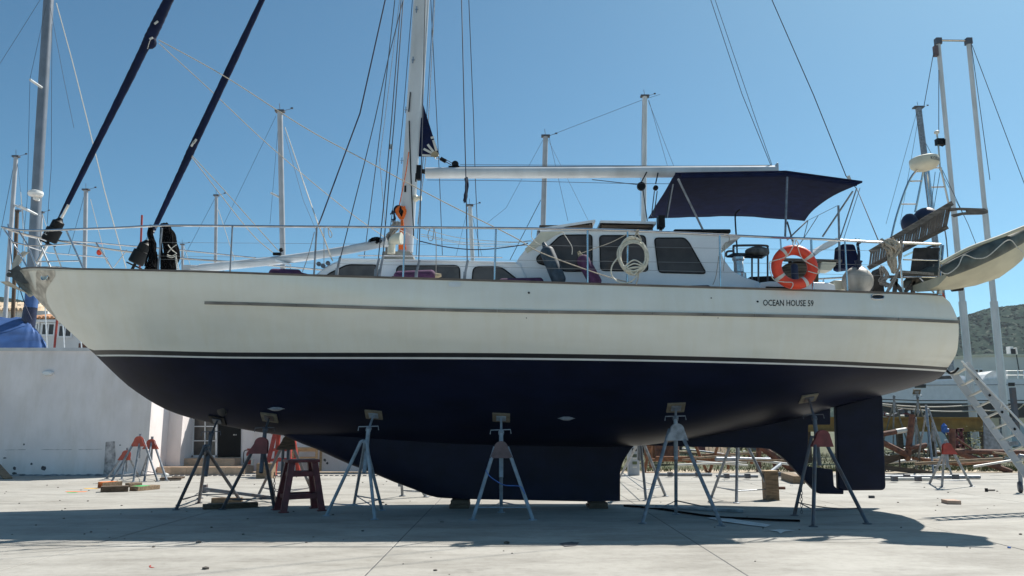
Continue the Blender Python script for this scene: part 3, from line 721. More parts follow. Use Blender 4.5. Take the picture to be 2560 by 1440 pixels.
def drum(cx, cy, ax, sc_, fs, letters):
    a = P(cx, cy, Y0); dirv = Vector((ax[0], 0, ax[1])).normalized()
    d_ = obj('furler_drum', MB().lathe([(.04, .62), (.04, .42), (.07, .36), (.115, .33), (.115, .18), (.15, .17), (.15, -.08), (.12, -.1)], a, dirv, 20), m_black, fs)
    obj('furler_guard', MB().tube([a - dirv * .14 + (dirv.orthogonal().normalized() * math.cos(t) + dirv.cross(dirv.orthogonal().normalized()) * math.sin(t)) * .15 for t in [i * math.pi / 8 for i in range(16)]], .015, 6, closed=True).tube([a - dirv * .1, a - dirv * .35], .03, 8), m_black, fs)
    obj('swivel', MB().tube([a + dirv * .4, a + dirv * .72], .042, 10), m_steel, fs)
drum(127, 592, (.42, 1), 1, f1, 'CC'); drum(344, 648, (.45, 1), 1, f2, '')
obj('tack_link', MB().tube([P(118, 612, Y0), P(92, 660, Y0)], .035, 8), m_steel, boat)
# bow hanked rope bundles hanging on the rail (black)
# ---- standing and running rigging
def wire(pts, r=.0085, mat=m_wire, Y=None, name='shroud', ext=False):
    Ys = Y or [Y0 - 1.6] * len(pts)
    q = [P(x, y, yy) for (x, y), yy in zip(pts, Ys)]
    if ext: q.insert(0, q[0] + (q[0] - q[1]).normalized() * 7)
    return obj(name, MB().tube(q, r, 6), mat, boat)
nS, fS = 13.35, 17.7
wire([(963, 0), (900, 283), (805, 540), (797, 560)], .013, m_darkrope, [14.6, 14.0, 13.5, nS], 'pole_lift', True)
wire([(1008, 0), (970, 150), (937, 300), (911, 408), (851, 645)], .009, m_wire, [14.9, 14.6, 14.3, 14.0, nS], 'shroud', True)
wire([(987, 0), (954, 300), (940, 412), (910, 645)], .009, m_wire, [15.8, 16.6, 17, fS], 'shroud', True)
wire([(999, 0), (962, 300), (949, 400), (963, 563)], .005, m_ropeg, [15, 14.7, 14.6, 14.5], 'flag_halyard', True)
wire([(1003, 0), (979, 300), (970, 400), (946, 647)], .0095, m_wire, [14.7, 14.1, 13.9, nS], 'shroud', True)
wire([(1008, 0), (986, 300), (977, 400), (957, 645)], .0095, m_wire, [14.7, 14.1, 13.9, nS], 'shroud', True)
wire([(1015, 200), (1007, 300), (994, 425), (972, 600)], .007, m_wire, [15.3, 15.3, 15.4, 15.4], 'halyard', True)
wire([(1063, 0), (1056, 300), (1050, 560), (1047, 650)], .0095, m_wire, [14.7, 14.1, 13.6, nS], 'shroud', True)
wire([(1077, 0), (1092, 300), (1099, 450), (1106, 638)], .008, m_wire, [15.8, 16.7, 17.1, fS], 'shroud', True)
wire([(1084, 0), (1066, 300), (1056, 420), (1040, 645)], .007, m_wire, [15.7, 15.8, 16, 16.2], 'halyard', True)
wire([(1087, 0), (1071, 300), (1064, 400), (1044, 560)], .007, m_ropeg, [15.7, 15.6, 15.6, 15.6], 'halyard', True)
wire([(1154, 0), (1161, 300), (1165, 450), (1168, 650)], .0095, m_wire, [14.7, 14.1, 13.8, nS], 'shroud', True)
wire([(1172, 0), (1184, 300), (1188, 440), (1197, 645)], .0085, m_wire, [15.8, 16.7, 17.1, fS], 'shroud', True)
wire([(1777, 0), (1855, 235), (1927, 413)], .007, m_wire, [Y0] * 3, 'topping_lift', True)
wire([(1788, 0), (1890, 300), (1930, 413)], .006, m_wire, [Y0] * 3, 'topping_lift', True)
wire([(1930, 0), (2035, 240), (2115, 440), (2142, 472)], .010, m_wire, [Y0] * 4, 'backstay', True)
wire([(2142, 472), (2200, 610)], .008, m_wire, [Y0, 14.0], 'backstay_leg'); wire([(2142, 472), (2197, 605)], .008, m_wire, [Y0, 17], 'backstay_leg')
obj('backstay_insulator', MB().tube([P(2120, 440, Y0), P(2128, 458, Y0)], .035, 8), m_tape, boat)
obj('shroud_block', MB().box(P(977, 367, 14.0), (.06, .05, .09)), m_steelw, boat)
for x, y in ((849, 646), (946, 650), (956, 646), (1047, 655), (1168, 655)):   # turnbuckles and chainplates
    a = raily(x, y); z0 = sm(ZS, a.x)
    obj('turnbuckle', MB().tube([a + Vector((.01, 0, .03)), Vector((a.x - .035, a.y, z0 + .12))], .021, 8).beam(Vector((a.x - .035, a.y, z0 + .16)), Vector((a.x - .045, a.y, z0 - .02)), .035, .05), m_galv, boat)
# sheets
def rope(pts, r=.009, mat=m_rope, Y=Y0, name='sheet', n=6):
    Ys = Y if isinstance(Y, (list, tuple)) else [Y] * len(pts)
    return obj(name, MB().tube(crv([P(x, y, yy) for (x, y), yy in zip(pts, Ys)], n), r, 6), mat, boat)
rope([(397, 100), (560, 190), (760, 318), (912, 400), (1100, 500), (1280, 590), (1340, 626), (1440, 665), (1540, 698), (1580, 706)], .0095, m_rope, [Y0, 15.2, 14.8, 14.5, 14.1, 13.7, 13.5, 13.4, 13.3, 13.3])
rope([(397, 108), (520, 220), (680, 370), (860, 520), (960, 592)], .008, m_rope, [Y0, Y0, Y0 + .2, Y0 + .6, Y0 + 1])
rope([(479, 388), (560, 475), (640, 565), (697, 628)], .008, m_rope, [Y0, 15.2, 15, 14.9]); rope([(478, 391), (550, 485), (630, 585), (683, 632)], .008, m_rope, [Y0, 15.4, 15.3, 15.2])
rope([(712, 318), (740, 400), (760, 460), (795, 560)], .010, m_ropew, [16, 15.5, 15, 13.5], 'rope')
rope([(795, 560), (812, 600), (826, 640), (832, 652)], .012, m_ropew, [13.5, 13.7, 13.9, 14.0], 'rope')
for pts in ([(1052, 570), (1150, 595), (1280, 605), (1330, 600)], [(1052, 585), (1150, 605), (1230, 608), (1330, 604)], [(1052, 590), (1180, 613), (1280, 615), (1330, 612)]):
    rope(pts, .006, m_ropew, 14.7, 'halyard_tail')
rope([(1050, 603), (1120, 618), (1200, 624), (1290, 615), (1320, 608)], .010, m_darkrope, 14.7, 'halyard_tail')
rope([(1000, 575), (1030, 590), (1045, 600)], .008, m_ropew, 15.0, 'halyard_tail')
for pts, Y, mt in (([(1077, 566), (1070, 585), (1073, 600), (1082, 598), (1085, 566)], 13.35, m_ropeg), ([(1084, 566), (1090, 600), (1090, 690)], 13.4, m_ropeg), ([(786, 580), (770, 640), (756, 680)], 13.6, m_ropeg), ([(810, 566), (810, 660)], 13.6, m_ropeg), ([(820, 568), (830, 585), (826, 594), (822, 585), (820, 570)], 13.5, m_rope), ([(1810, 586), (1822, 590), (1822, 606), (1812, 609), (1812, 640), (1808, 678)], 13.3, m_ropeg), ([(1797, 640), (1790, 690), (1782, 712)], 13.3, m_ropeg), ([(1570, 584), (1530, 605), (1490, 620), (1445, 636)], 13.4, m_rope), ([(1330, 575), (1329, 592), (1340, 606), (1350, 612)], 13.4, m_ropew), ([(1405, 578), (1420, 600), (1430, 618), (1430, 636)], 13.4, m_ropew)):
    rope(pts, .0065, mt, Y, 'lashing')
# pole stowed on the foredeck
sp2 = obj('whisker_pole', MB().tube(crv([P(500, 671, 14.75), P(700, 650, 14.75), P(850, 628, 14.75), P(963, 606, 14.75)]), .083, 14), m_mast, boat, smooth=50)
obj('pole_end', MB().tube([P(478, 670, 14.75), P(500, 671, 14.75)], .06, 10).box(P(470, 670, 14.75), (.16, .1, .1)), m_alu, sp2)
obj('pole_end', MB().tube([P(955, 608, 14.75), P(968, 604, 14.75)], .1, 12), m_alu, sp2)
# ---- deck bits
vp = crv([P(978, 634, 14.95), P(979, 612, 14.95), P(984, 602, 14.93), P(994, 597, 14.9), P(1004, 596, 14.88)], 4)
obj('deck_vent', MB().tube(vp, [.075] * 5 + [.08, .085, .09, .095, .10, .105, .11] + [.12] * (len(vp) - 12), 14), m_cream, boat)
obj('hatch_lid', MB().prism([P(688, 653, 14.6), P(728, 666, 14.6), P(728, 666, 15.2), P(688, 653, 15.2)], (0, 0, .04)), m_cabin, boat, smooth=0)
for x, y in ((797, 660), (820, 658), (808, 665)):
    obj('deck_block', MB().lathe([(.04, -.02), (.04, .02)], P(x, y, 13.9), (0, 1, 0), 12), m_galvd, boat)
for x0, x1, y in ((682, 704, 634),):
    obj('pole_car', MB().box(P(693, 635, 14.72), (.15, .06, .05)).ball(P(703, 625, 14.72), .045, 8), m_black, boat)

# ---- bimini
Zb = P(1688, 434, 13.95).z
nf, nm, na = P(1688, 434, 14.15), P(1965, 429, 14.15), P(2155, 455, 14.15)
def far(px, py, z):
    dx, dy = (px - 1280) / F, (720 - py) / F; t = (z - H) / (sp + dy * cp); return Vector((dx * t, t * (cp - dy * sp), z))
ff, fa = far(1620, 545, nf.z), far(2012, 551, na.z)
fm = Vector((nm.x, ff.y, nm.z + .02))
rows = []
NB = 12
for i in range(NB + 1):
    t = i / NB; row = []
    for j in range(15):
        s = j / 14
        if s < .62: a, b_ = nf.lerp(nm, s / .62), ff.lerp(fm, s / .62)
        else: a, b_ = nm.lerp(na, (s - .62) / .38), fm.lerp(fa, (s - .62) / .38)
        p = a.lerp(b_, t); p.z += .02 * math.sin(math.pi * t) * (1 - .3 * s)
        bow_in = .17 * math.sin(math.pi * t)
        if s > .62: p.x -= bow_in * (s - .62) / .38
        else: p.x += .02 * math.sin(math.pi * t) * (1 - s / .62)
        p.z += .006 * math.sin(j * 2.1 + i)
        row.append(p)
    rows.append(row)
bim = obj('bimini', MB().grid(rows), m_canvas, boat, smooth=60)
for j_ in (4, 9, 12): obj('seam', MB().tube([rows[i][j_] + Vector((0, 0, -.004)) for i in range(NB + 1)], .007, 5), m_canvas, bim)
for j_ in (3, 8): obj('seam', MB().tube([rows[j_][i] + Vector((0, 0, -.004)) for i in range(15)], .006, 5), m_canvas, bim)
sd = bim.modifiers.new('solid', 'SOLIDIFY'); sd.thickness = .012
mb = MB().tube([nf, nm, na], .022, 8); obj('hem', mb, m_canvas, bim)
obj('hem', MB().tube([nf + Vector((.1, 0, -.05)), nm + Vector((0, 0, -.06)), na + Vector((-.1, 0, -.04))], .04, 8), m_canvas, bim)
for a, b_, r in ((((1695, 447), 14.0), ((1757, 574), 14.3), .019), (((1968, 443), 14.0), ((1963, 590), 13.6), .019), (((2132, 478), 14.3), ((2056, 592), 14.6), .017), (((2018, 552), 17.0), ((1968, 600), 16.6), .017), (((1968, 555), 16.9), ((1982, 605), 16.6), .02), (((2142, 470), 14.2), ((2098, 602), 14.3), .012), (((2150, 470), 14.0), ((2107, 604), 13.9), .006), (((2045, 540), 16.8), ((2000, 610), 16.5), .008), (((2020, 552), 16.8), ((2008, 600), 16.6), .008), (((1683, 460), 14.2), ((1668, 545), 14.4), .013)):
    obj('pole', MB().tube([P(*a[0], a[1]), P(*b_[0], b_[1])], r, 8), m_galv, bim)
tube_px('deck_light_pole', [(2096, 514), (2098, 600), (2099, 678)], .021, m_galv, 14.2)
tube_px('antenna_stub', [(1849, 524), (1841, 532), (1838, 545), (1842, 612), (1843, 640)], .016, m_black, 15.6)
tube_px('guy', [(2016, 553), (2094, 514)], .005, m_wire, [16.8, 14.3])

# ---- radar tower at the stern
tw = obj('radar_tower', MB().tube(crv([P(x, y, 15.9) for x, y in ((2226, 604), (2240, 545), (2262, 478), (2280, 440), (2300, 420), (2312, 418))]), .022, 8).tube([P(2310, 420, 16.1), P(2288, 530, 16.2)], .022, 8)
    .tube([P(2277, 453, 15.9), P(2304, 452, 16.1)], .016, 8).tube([P(2253, 510, 15.9), P(2292, 510, 16.2)], .016, 8)
    .tube([P(2300, 420, 16), P(2352, 419, 16.2)], .02, 8).tube([P(2352, 419, 16.2), P(2374, 520, 16.3)], .022, 8).tube([P(2327, 468, 16.2), P(2363, 467, 16.25)], .018, 8)
    .tube([P(2318, 425, 16.6), P(2330, 530, 16.6)], .045, 10).box(P(2306, 423, 16), (.25, .2, .06)), m_steel, boat)
rc = P(2311, 407, 15.9)
rd = obj('radar_dome', MB().lathe([(.10, -.16), (.20, -.135), (.275, -.07), (.285, -.02), (.285, .06), (.275, .095), (.22, .12), (.1, .13)], rc, (-.09, .02, 1), 32), m_cream, tw, smooth=40)
tube_px('gps_pole', [(2350, 420), (2346, 365), (2343, 340)], .018, m_steelw, 16.1, tw)
obj('gps_mushroom', MB().lathe([(.02, -.08), (.02, -.03), (.05, -.02), (.055, .02), (.03, .035)], P(2342, 331, 16.1), n=14), m_tape, tw)
obj('horn_speaker', MB().box(P(2349, 355, 16.1), (.15, .12, .13)).prism([P(2358, 349, 16.05), P(2364, 347, 16.0), P(2364, 362, 16.0), P(2358, 360, 16.05)], (0, .12, 0)), m_black, tw)
for a, b_ in (((2338, 430), (2325, 540)), ((2356, 425), (2420, 560)), ((2350, 430), (2333, 530)), ((2420, 560), (2440, 610))): tube_px('stay', [a, b_], .006, m_wire, [16.1, 16.0], tw)

def text_mesh(body, fn, name, mat, parent, w_aspect=None):
    """letters as a flat mesh; fn(u, v) places them, u 0..1 along, v 0..1 up the cap height"""
    cu = bpy.data.curves.new(name, 'FONT'); cu.body = body; cu.resolution_u = 2
    cu.offset = .007
    to = bpy.data.objects.new(name, cu); C.objects.link(to)
    bpy.context.view_layer.update()
    me = bpy.data.meshes.new_from_object(to.evaluated_get(bpy.context.evaluated_depsgraph_get()))
    vs = [v.co.copy() for v in me.vertices]; fs = [tuple(p.vertices) for p in me.polygons]
    bpy.data.objects.remove(to); bpy.data.curves.remove(cu); bpy.data.meshes.remove(me)
    x0, x1 = min(v.x for v in vs), max(v.x for v in vs); y0, y1 = 0, max(v.y for v in vs)
    return obj(name, MB().add([fn((v.x - x0) / (x1 - x0), (v.y - y0) / (y1 - y0)) for v in vs], fs), mat, parent, smooth=0)
text_mesh('OCEAN HOUSE 59', lambda u, v: onhull(lerp(1908, 2034, u), lerp(764.0, 749.0, v) + 1.5 * u, .006), 'name_lettering', m_black, boat)
def ondome(u, v):
    a = lerp(-.05, .95, u); return rc + Vector((math.sin(a) * .289, -math.cos(a) * .289, lerp(-.02, .052, v) - .02 * math.sin(a)))
text_mesh('KODEN', ondome, 'maker_lettering', m_navyp, rd)
da = P(127, 592, Y0); dd = Vector((.42, 0, 1)).normalized()
def ondrum(u, v):
    a = lerp(-.75, .05, u); sx = dd.cross(Vector((0, 1, 0))).normalized() * -1
    return da + dd * lerp(.0, .09, v) + (sx * math.sin(a) * -1 * -1 + Vector((0, -1, 0)) * math.cos(a)) * .153
text_mesh('CC', ondrum, 'drum_lettering', m_tape, f1)
# ---- gangway (passerelle) of teak slats, bracket, dinghy, seat at the stern
gw = thing('gangway', 'raised grey teak gangway of narrow slats slanting up over the stern rail', 'gangway', P(2175, 650, 14.9))
n1, n2, f1_, f2_ = P(2176, 630, 14.6), P(2380, 508, 14.6), P(2171, 670, 15.25), P(2368, 567, 15.25)
obj('side_beam', MB().beam(n1, n2, .045, .09), m_teak, gw); obj('side_beam', MB().beam(f1_, f2_, .045, .09), m_teak, gw)
NSL = 30; m_slat = M('grey_slats', (.075, .072, .074), .85, var=.4, scale=5)
for k in range(NSL):
    t0, t1 = k / NSL + .002, (k + 1) / NSL - (.0025 if k % 3 else .005)
    q = [n1.lerp(n2, t0), n1.lerp(n2, t1), f1_.lerp(f2_, t1), f1_.lerp(f2_, t0)]
    obj('slat', MB().prism(q, (0, 0, .02)), m_slat, gw, smooth=0)
br = tag(obj('handle_bracket', MB().prism([P(x, y, 14.75) for x, y in ((2372, 520), (2400, 519), (2462, 521), (2470, 526), (2470, 532), (2460, 535), (2410, 536), (2388, 542), (2380, 536), (2404, 531), (2418, 530), (2418, 525), (2400, 524), (2374, 528))], (0, .05, 0)), m_teak, smooth=0), 'flat wooden bracket with a slot sticking out at the gangway top', 'bracket')
tag(obj('sail_bag', MB().ball(P(2317, 545, 15.4), .21, 16, (1.25, .9, 1)).ball(P(2275, 560, 15.3), .17, 16, (1, .9, 1.25)), m_navyp), 'navy rolled cover lying on the raised gangway', 'bag')
st = thing('stern_seat', 'brown slatted seat with high back inside the stern rail', 'seat', P(2300, 735, 14.7))
for k in range(9):
    x = lerp(2288, 2344, k / 8); obj('back_slat', MB().prism([P(x - 3.2, 622, 14.9), P(x + 3.2, 622, 14.9), P(x + 3.2 - 1, 692, 14.7), P(x - 3.2 - (9 if k == 0 else 1), 692, 14.7)], (0, .03, 0)), m_teakd, st, smooth=0)
obj('back_rail', MB().beam(P(2286, 624, 14.95), P(2348, 624, 14.95), .06, .06), m_teakd, st)
for k in range(4): obj('seat_slat', MB().beam(P(2215, 693 - k * .5, 14.35 + k * .13), P(2340, 692 - k * .5, 14.35 + k * .13), .10, .03), m_teak, st)
for a, b_ in (((2295, 697), (2262, 730)), ((2283, 697), (2282, 732)), ((2240, 697), (2236, 732)), ((2228, 697), (2258, 732))): obj('leg', MB().beam(P(*a, 14.5), P(*b_, 14.5), .06, .06), m_teak, st)
obj('stern_post', MB().prism([P(x, y, 14.6) for x, y in ((2182, 735), (2186, 690), (2202, 668), (2212, 670), (2208, 700), (2212, 735))], (0, .35, 0)), m_teakd, boat, smooth=0)
tag(obj('rolled_boards', MB().beam(P(2250, 681, 14.4), P(2330, 687, 14.4), .14, .05).beam(P(2245, 686, 14.45), P(2318, 690, 14.5), .16, .04), m_ropeg), 'grey weathered boards stacked on the brown stern seat', 'boards')
tag(obj('outboard_cover', MB().prism([P(x, y, 14.9) for x, y in ((2104, 612), (2108, 609), (2134, 610), (2138, 614), (2152, 660), (2151, 666), (2110, 672), (2100, 668))], (0, .35, 0)), m_canvas, bevel=.03, smooth=20), 'navy canvas cover over the outboard motor by the stern rail', 'cover')
tb = thing('cockpit_table', 'folding wooden cockpit table behind the orange lifebuoy', 'table', P(2030, 710, 15))
obj('tabletop', MB().prism([P(1955, 645, 14.6), P(2105, 649, 14.6), P(2095, 651, 15.3), P(1960, 648, 15.3)], (0, 0, -.05)), m_teak, tb, smooth=0)
obj('leaf', MB().prism([P(x, y, 14.7) for x, y in ((2033, 632), (2060, 608), (2092, 594), (2102, 598), (2096, 606), (2060, 622), (2040, 638))], (0, .5, 0)), m_cabin, tb, smooth=20)
obj('bracket', MB().prism([P(x, y, 14.6) for x, y in ((2055, 652), (2090, 652), (2090, 662), (2078, 676), (2050, 674))], (0, .3, 0)), m_cream, tb, smooth=0)
obj('leg', MB().beam(P(2040, 652, 15), P(2040, 712, 15), .07, .07), m_woodd, tb); obj('leg', MB().beam(P(1975, 650, 15), P(1978, 712, 15), .06, .06), m_woodd, tb)
tag(obj('striped_bundle', MB().ball(P(1995, 676, 14.9),   .30, 16, (1.1, .8, .55)), M('brown_striped_sailcloth', (.17, .13, .09), .9, var=.8, scale=3, stretch=(1, 1, 9), bump=.4)), 'brown bundled cloth seen through the lifebuoy', 'bundle')
tag(obj('bottle_bag', MB().lathe([(.05, 0), (.065, .05), (.065, .27), (.04, .32)], P(1988, 702, 14.5), n=14), m_navyp), 'upright navy bag seen through the lifebuoy', 'bag')
obj('stern_box', MB().box(P(2092, 716, 14.3), (.22, .3, .18)), m_cream, boat, bevel=.02)
# dinghy on the stern davits
dg = thing('dinghy', 'beige inflatable dinghy with dark green tubes hanging off the stern', 'dinghy', P(2420, 725, 14.5))
DY = 13.95
dt = [(2360, 690, .13, .62), (2370, 682, .16, .66), (2420, 660, .185, .70), (2480, 632, .19, .68), (2540, 603, .18, .55), (2578, 584, .17, .42), (2602, 574, .13, .06)]
for sgn in (-1, 1):
    q = []; rr = []
    for x, y, r, hw in dt:
        c = P(x, y, DY - .6); q.append(Vector((c.x, DY + sgn * hw, c.z + .05))); rr.append(r * .78)
    qq = crv(q, 5); rs = [rr[min(int(i / 5), 6)] + (rr[min(int(i / 5) + 1, 6)] - rr[min(int(i / 5), 6)]) * (i % 5) / 5 for i in range(len(qq))]
    obj('buoyancy_tube', MB().tube(qq, rs, 14), m_tube, dg, smooth=60)
rows = []
for x, y, r, hw in dt:
    c = P(x, y, DY - .6)
    kz = P(x, itp([(2345, 724), (2420, 722), (2500, 708), (2545, 690), (2600, 650), (2650, 570)], x), DY - .1).z
    row = []
    for t in [-1, -.93, -.8, -.5, 0, .5, .8, .93, 1]:
        s = abs(t); z = lerp(kz, c.z + .03, max(0, (s - .1) / .9) ** 2.2); row.append(Vector((c.x + .02, DY + t * (hw + .10), z)))
    rows.append(row)
obj('dinghy_hull', MB().grid(rows, flip=True), m_dinghy, dg, smooth=70)
obj('transom', MB().add(rows[0], [tuple(range(9))]), m_dinghy, dg)
tube_px('grab_line', [(2352, 680), (2370, 684), (2395, 665), (2410, 638), (2440, 646), (2470, 640), (2520, 600), (2545, 620), (2570, 640)], .009, m_ropew, DY - .84, dg)
tube_px('strap', [(2352, 658), (2420, 622), (2500, 592), (2580, 560)], .03, m_dinghy, DY - .72, dg)
obj('davit', MB().tube([P(2340, 700, 14.6), P(2480, 640, 14.5)], .03, 8), m_steel, boat); tube_px('davit_chain', [(2362, 575), (2366, 600), (2370, 650)], .012, m_galv, 15.3)
obj('stern_lamp', MB().lathe([(.07, -.1), (.075, .1)], P(2392, 719, 15.6), (1, -.2, .1), 14), m_black, boat)
obj('ensign_socket', MB().tube([P(2352, 705, 14.6), P(2350, 745, 14.6)], .035, 8), m_alu, boat)
tag(obj('ensign', MB().prism([P(x, y, 14.62) for x, y in ((2354, 735), (2358, 731), (2365, 748), (2362, 747), (2360, 752), (2356, 746))], (0, .01, 0)), m_red, smooth=0), 'scrap of red flag at the stern corner', 'flag')

# ================================================================== LOOSE THINGS ON THE YACHT
# lifebuoy
lb = thing('lifebuoy', 'orange lifebuoy with four pale bands hung on the stern rail', 'lifebuoy', P(1986, 722, 13.25))
lc = P(1986, 668, 13.27); Rm, rm = .305, .088
obj('ring', MB().tube([lc + Vector((Rm * math.cos(a), 0, Rm * .97 * math.sin(a))) for a in [i * math.pi / 24 for i in range(48)]], rm, 14, closed=True), m_ring, lb, smooth=60)
for an in (35, 125, 215, 300):
    pts = [lc + Vector((Rm * math.cos(a), 0, Rm * .97 * math.sin(a))) for a in [R(an - 5 + 10 * i / 3) for i in range(4)]]
    obj('band', MB().tube(pts, rm + .004, 14, cap=False), m_tape, lb, smooth=60)
gl = [(1985, 612), (1972, 635), (1958, 645), (1930, 653), (1924, 658), (1926, 680), (1936, 700), (1960, 705), (1980, 706), (1982, 714), (1977, 722)]
obj('grab_line', MB().tube(crv([P(x, y, 13.16) for x, y in gl]), .008, 6), m_ropew, lb)
gl = [(1993, 612), (2002, 640), (2012, 652), (2030, 662), (2046, 672), (2046, 684), (2020, 678)]
obj('grab_line', MB().tube(crv([P(x, y, 13.16) for x, y in gl]), .008, 6), m_ropew, lb)
obj('grab_line', MB().tube(crv([P(x, y, 13.18) for x, y in ((1985, 600), (1982, 612), (1990, 615), (1997, 612), (1990, 600), (1988, 610))]), .009, 6), m_ropew, lb)
# fenders lying on the side deck and leaning on the pilothouse
def fender(a, b_, r, mat, lab, mat2=None, grp='fenders on the side deck'):
    a, b_ = Vector(a), Vector(b_); d = (b_ - a).normalized(); L = (b_ - a).length
    t = thing('fender', lab, 'fender', (a.x, a.y, min(a.z, b_.z) - r), grp)
    prof = [(.012, -.05)] + [(r * math.sin(math.pi / 2 * k / 6), r * .8 * (1 - math.cos(math.pi / 2 * k / 6))) for k in range(1, 7)] + [(r, L * .5)] + [(r * math.sin(math.pi / 2 * k / 6), L - r * .8 * (1 - math.cos(math.pi / 2 * k / 6))) for k in range(6, 0, -1)] + [(.012, L + .05)]
    obj('fender_body', MB().lathe(prof, a, d, 20), mat, t, smooth=60)
    obj('fender_eye', MB().lathe([(.03, -.09), (.045, -.02), (.06, .03)], a, d, 10), mat2 or mat, t)
def lay(x0, x1, y, Y, r):
    p, q = P(x0, y, Y), P(x1, y, Y); z = sm(ZS, (p.x + q.x) / 2) + r - .03; return Vector((p.x, Y, z)), Vector((q.x, Y, z + .02))
a, b_ = lay(755, 672, 682, 13.75, .085); fender(a, b_, .10, m_purple, 'purple fender lying on deck beside the foredeck hatch')
a, b_ = lay(1090, 984, 682, 13.62, .13); a.z += .03; b_.z -= .02; fender(a, b_, .105, m_purple, 'purple fender with a frayed rope end lying below the middle cabin window', m_patch)
a, b_ = lay(1245, 1360, 692, 13.62, .08); fender(a, b_, .095, m_purple, 'purple fender lying between the low cabin and the pilothouse')
a, b_ = lay(1668, 1778, 712, 13.5, .02); fender(a, b_, .08, M('dark_purple_sock', (.035, .022, .07), .85, var=.3), 'dark purple fender lying under the rear pilothouse window')
fender(P(1363, 618, 13.7), P(1402, 712, 13.55), .125, m_bluefend, 'dark blue-grey fender standing against the front pilothouse window')
fender(P(1452, 640, 13.7), P(1494, 716, 13.55), .115, m_purple, 'purple fender standing against the pilothouse between two windows', m_patch)
# hose coil
hc = P(1581, 641, 13.28); hz = MB()
for k in range(11):
    rx, rz = .235 + rnd.uniform(-.035, .035), .29 + rnd.uniform(-.05, .04); ox, oz = rnd.uniform(-.02, .02), rnd.uniform(-.05, .02)
    hz.tube([hc + Vector((ox + rx * math.cos(a), rnd.uniform(-.03, .0) * 0 - .012 * k, oz + rz * math.sin(a))) for a in [i * math.pi / 16 for i in range(32)]], .0125, 6, closed=True)
hz.tube(crv([P(x, y, 13.2) for x, y in ((1548, 640), (1530, 665), (1530, 690), (1550, 706), (1572, 706), (1592, 690), (1600, 660))]), .012, 6)
for k in range(5): hz.tube(crv([P(1560 + k * 4, 668 + k * 2, 13.15), P(1585, 650 + 9 * k, 13.12), P(1610 - k * 3, 664 + 2 * k, 13.15)]), .012, 6)
hh = tag(obj('hose_coil', hz, m_hose), 'coil of cream hose tied to the rail in front of the middle window', 'hose')
mb = MB().tube(crv([P(x, y, 13.2) for x, y in ((1590, 578), (1598, 590), (1602, 600), (1594, 604), (1588, 590), (1596, 576), (1590, 578))]), .014, 6).tube(crv([P(x, y, 13.15) for x, y in ((1598, 660), (1596, 690), (1590, 712))]), .010, 6)
obj('hose_lashing', mb, m_rope, hh)
# black rope bundles on the foredeck rail
def bundle(name, path, rad, strands, mat, lab, cat, r=.013, Y=13.9, seed=1, grp=None):
    rg = random.Random(seed); mb = MB()
    for s in range(strands):
        q = []
        for (x, y), w_ in zip(path, rad):
            q.append(P(x, y, Y) + Vector((rg.uniform(-1, 1) * w_ * .0075, rg.uniform(-1, 1) * min(w_ * .0075, .12), rg.uniform(-1, 1) * .03)))
        mb.tube(crv(q, 4), r, 5)
    return tag(obj(name, mb, mat), lab, cat, grp)
bk = bundle('rope_bundle', [(412, 562), (420, 580), (424, 605), (428, 640), (420, 672)], [7, 10, 13, 15, 14], 60, m_blackrope, 'fat black rope bundle with white ties hanging on the foredeck rail', 'rope', .02, 14.1, 3)
tie = MB()
for pts in ([(420, 612), (430, 625), (441, 633)], [(441, 612), (430, 620), (419, 632)], [(418, 637), (430, 640), (442, 633)], [(418, 641), (430, 644), (441, 638)], [(440, 640), (444, 660), (448, 676)], [(438, 640), (441, 662), (443, 676)]):
    tie.tube(crv([P(x, y, 13.88) for x, y in pts]), .008, 5)
obj('tie', tie, m_ropew, bk)
bundle('rope_bundle', [(378, 566), (376, 590), (382, 610), (381, 640), (378, 672)], [4, 5, 6, 9, 13], 30, m_blackrope, 'narrow black rope bundle hanging under the inner furled sail', 'rope', .018, 14.2, 4)
bundle('rope_bundle', [(405, 570), (402, 600), (404, 640), (408, 670)], [3, 3, 3, 4], 5, m_blackrope, 'loose black rope loop hanging between the two black bundles', 'rope', .012, 14.1, 14)
mb = MB()
for k in range(16):
    mb.tube(crv([P(1003 + rnd.uniform(-9, 9), 516, Y0 - .25), P(1014 + rnd.uniform(-4, 2), 525 + rnd.uniform(-3, 6), Y0 - .28), P(1004 + rnd.uniform(-3, 3), 548, Y0 - .28), P(992 + rnd.uniform(-3, 3), 528 + rnd.uniform(-4, 4), Y0 - .28), P(1003, 516 + rnd.uniform(-2, 2), Y0 - .25)], 5), .0105, 5)
for k in range(18):
    x = rnd.uniform(-7, 8); mb.tube(crv([P(1005 + x * .3, 550, Y0 - .3), P(1005 + x * .7, 580, Y0 - .33), P(1004 + x, 605, Y0 - .33), P(1006 + x * 1.2, 624, Y0 - .3)], 4), .0105, 5)
tag(obj('rope_coil', mb, m_oranger), 'bright orange rope coiled round the mast winch', 'rope')
bundle('rope_coil', [(992, 556), (985, 572), (975, 590), (970, 612), (968, 628)], [9, 10, 9, 7, 5], 34, m_ropeg, 'grey rope coil hanging at the foot of the mast', 'rope', .011, 15.1, 5)
bundle('rope_coil', [(978, 536), (984, 530), (986, 548), (980, 552)], [3, 3, 3, 3], 9, m_darkrope, 'dark rope loops left of the mast winch', 'rope', .009, 15.2, 6)
bundle('rope_coil', [(925, 602), (938, 597), (950, 600), (944, 606)], [5, 6, 5, 5], 14, m_blackrope, 'dark rope coil lying on the whisker pole', 'rope', .010, 14.6, 7)
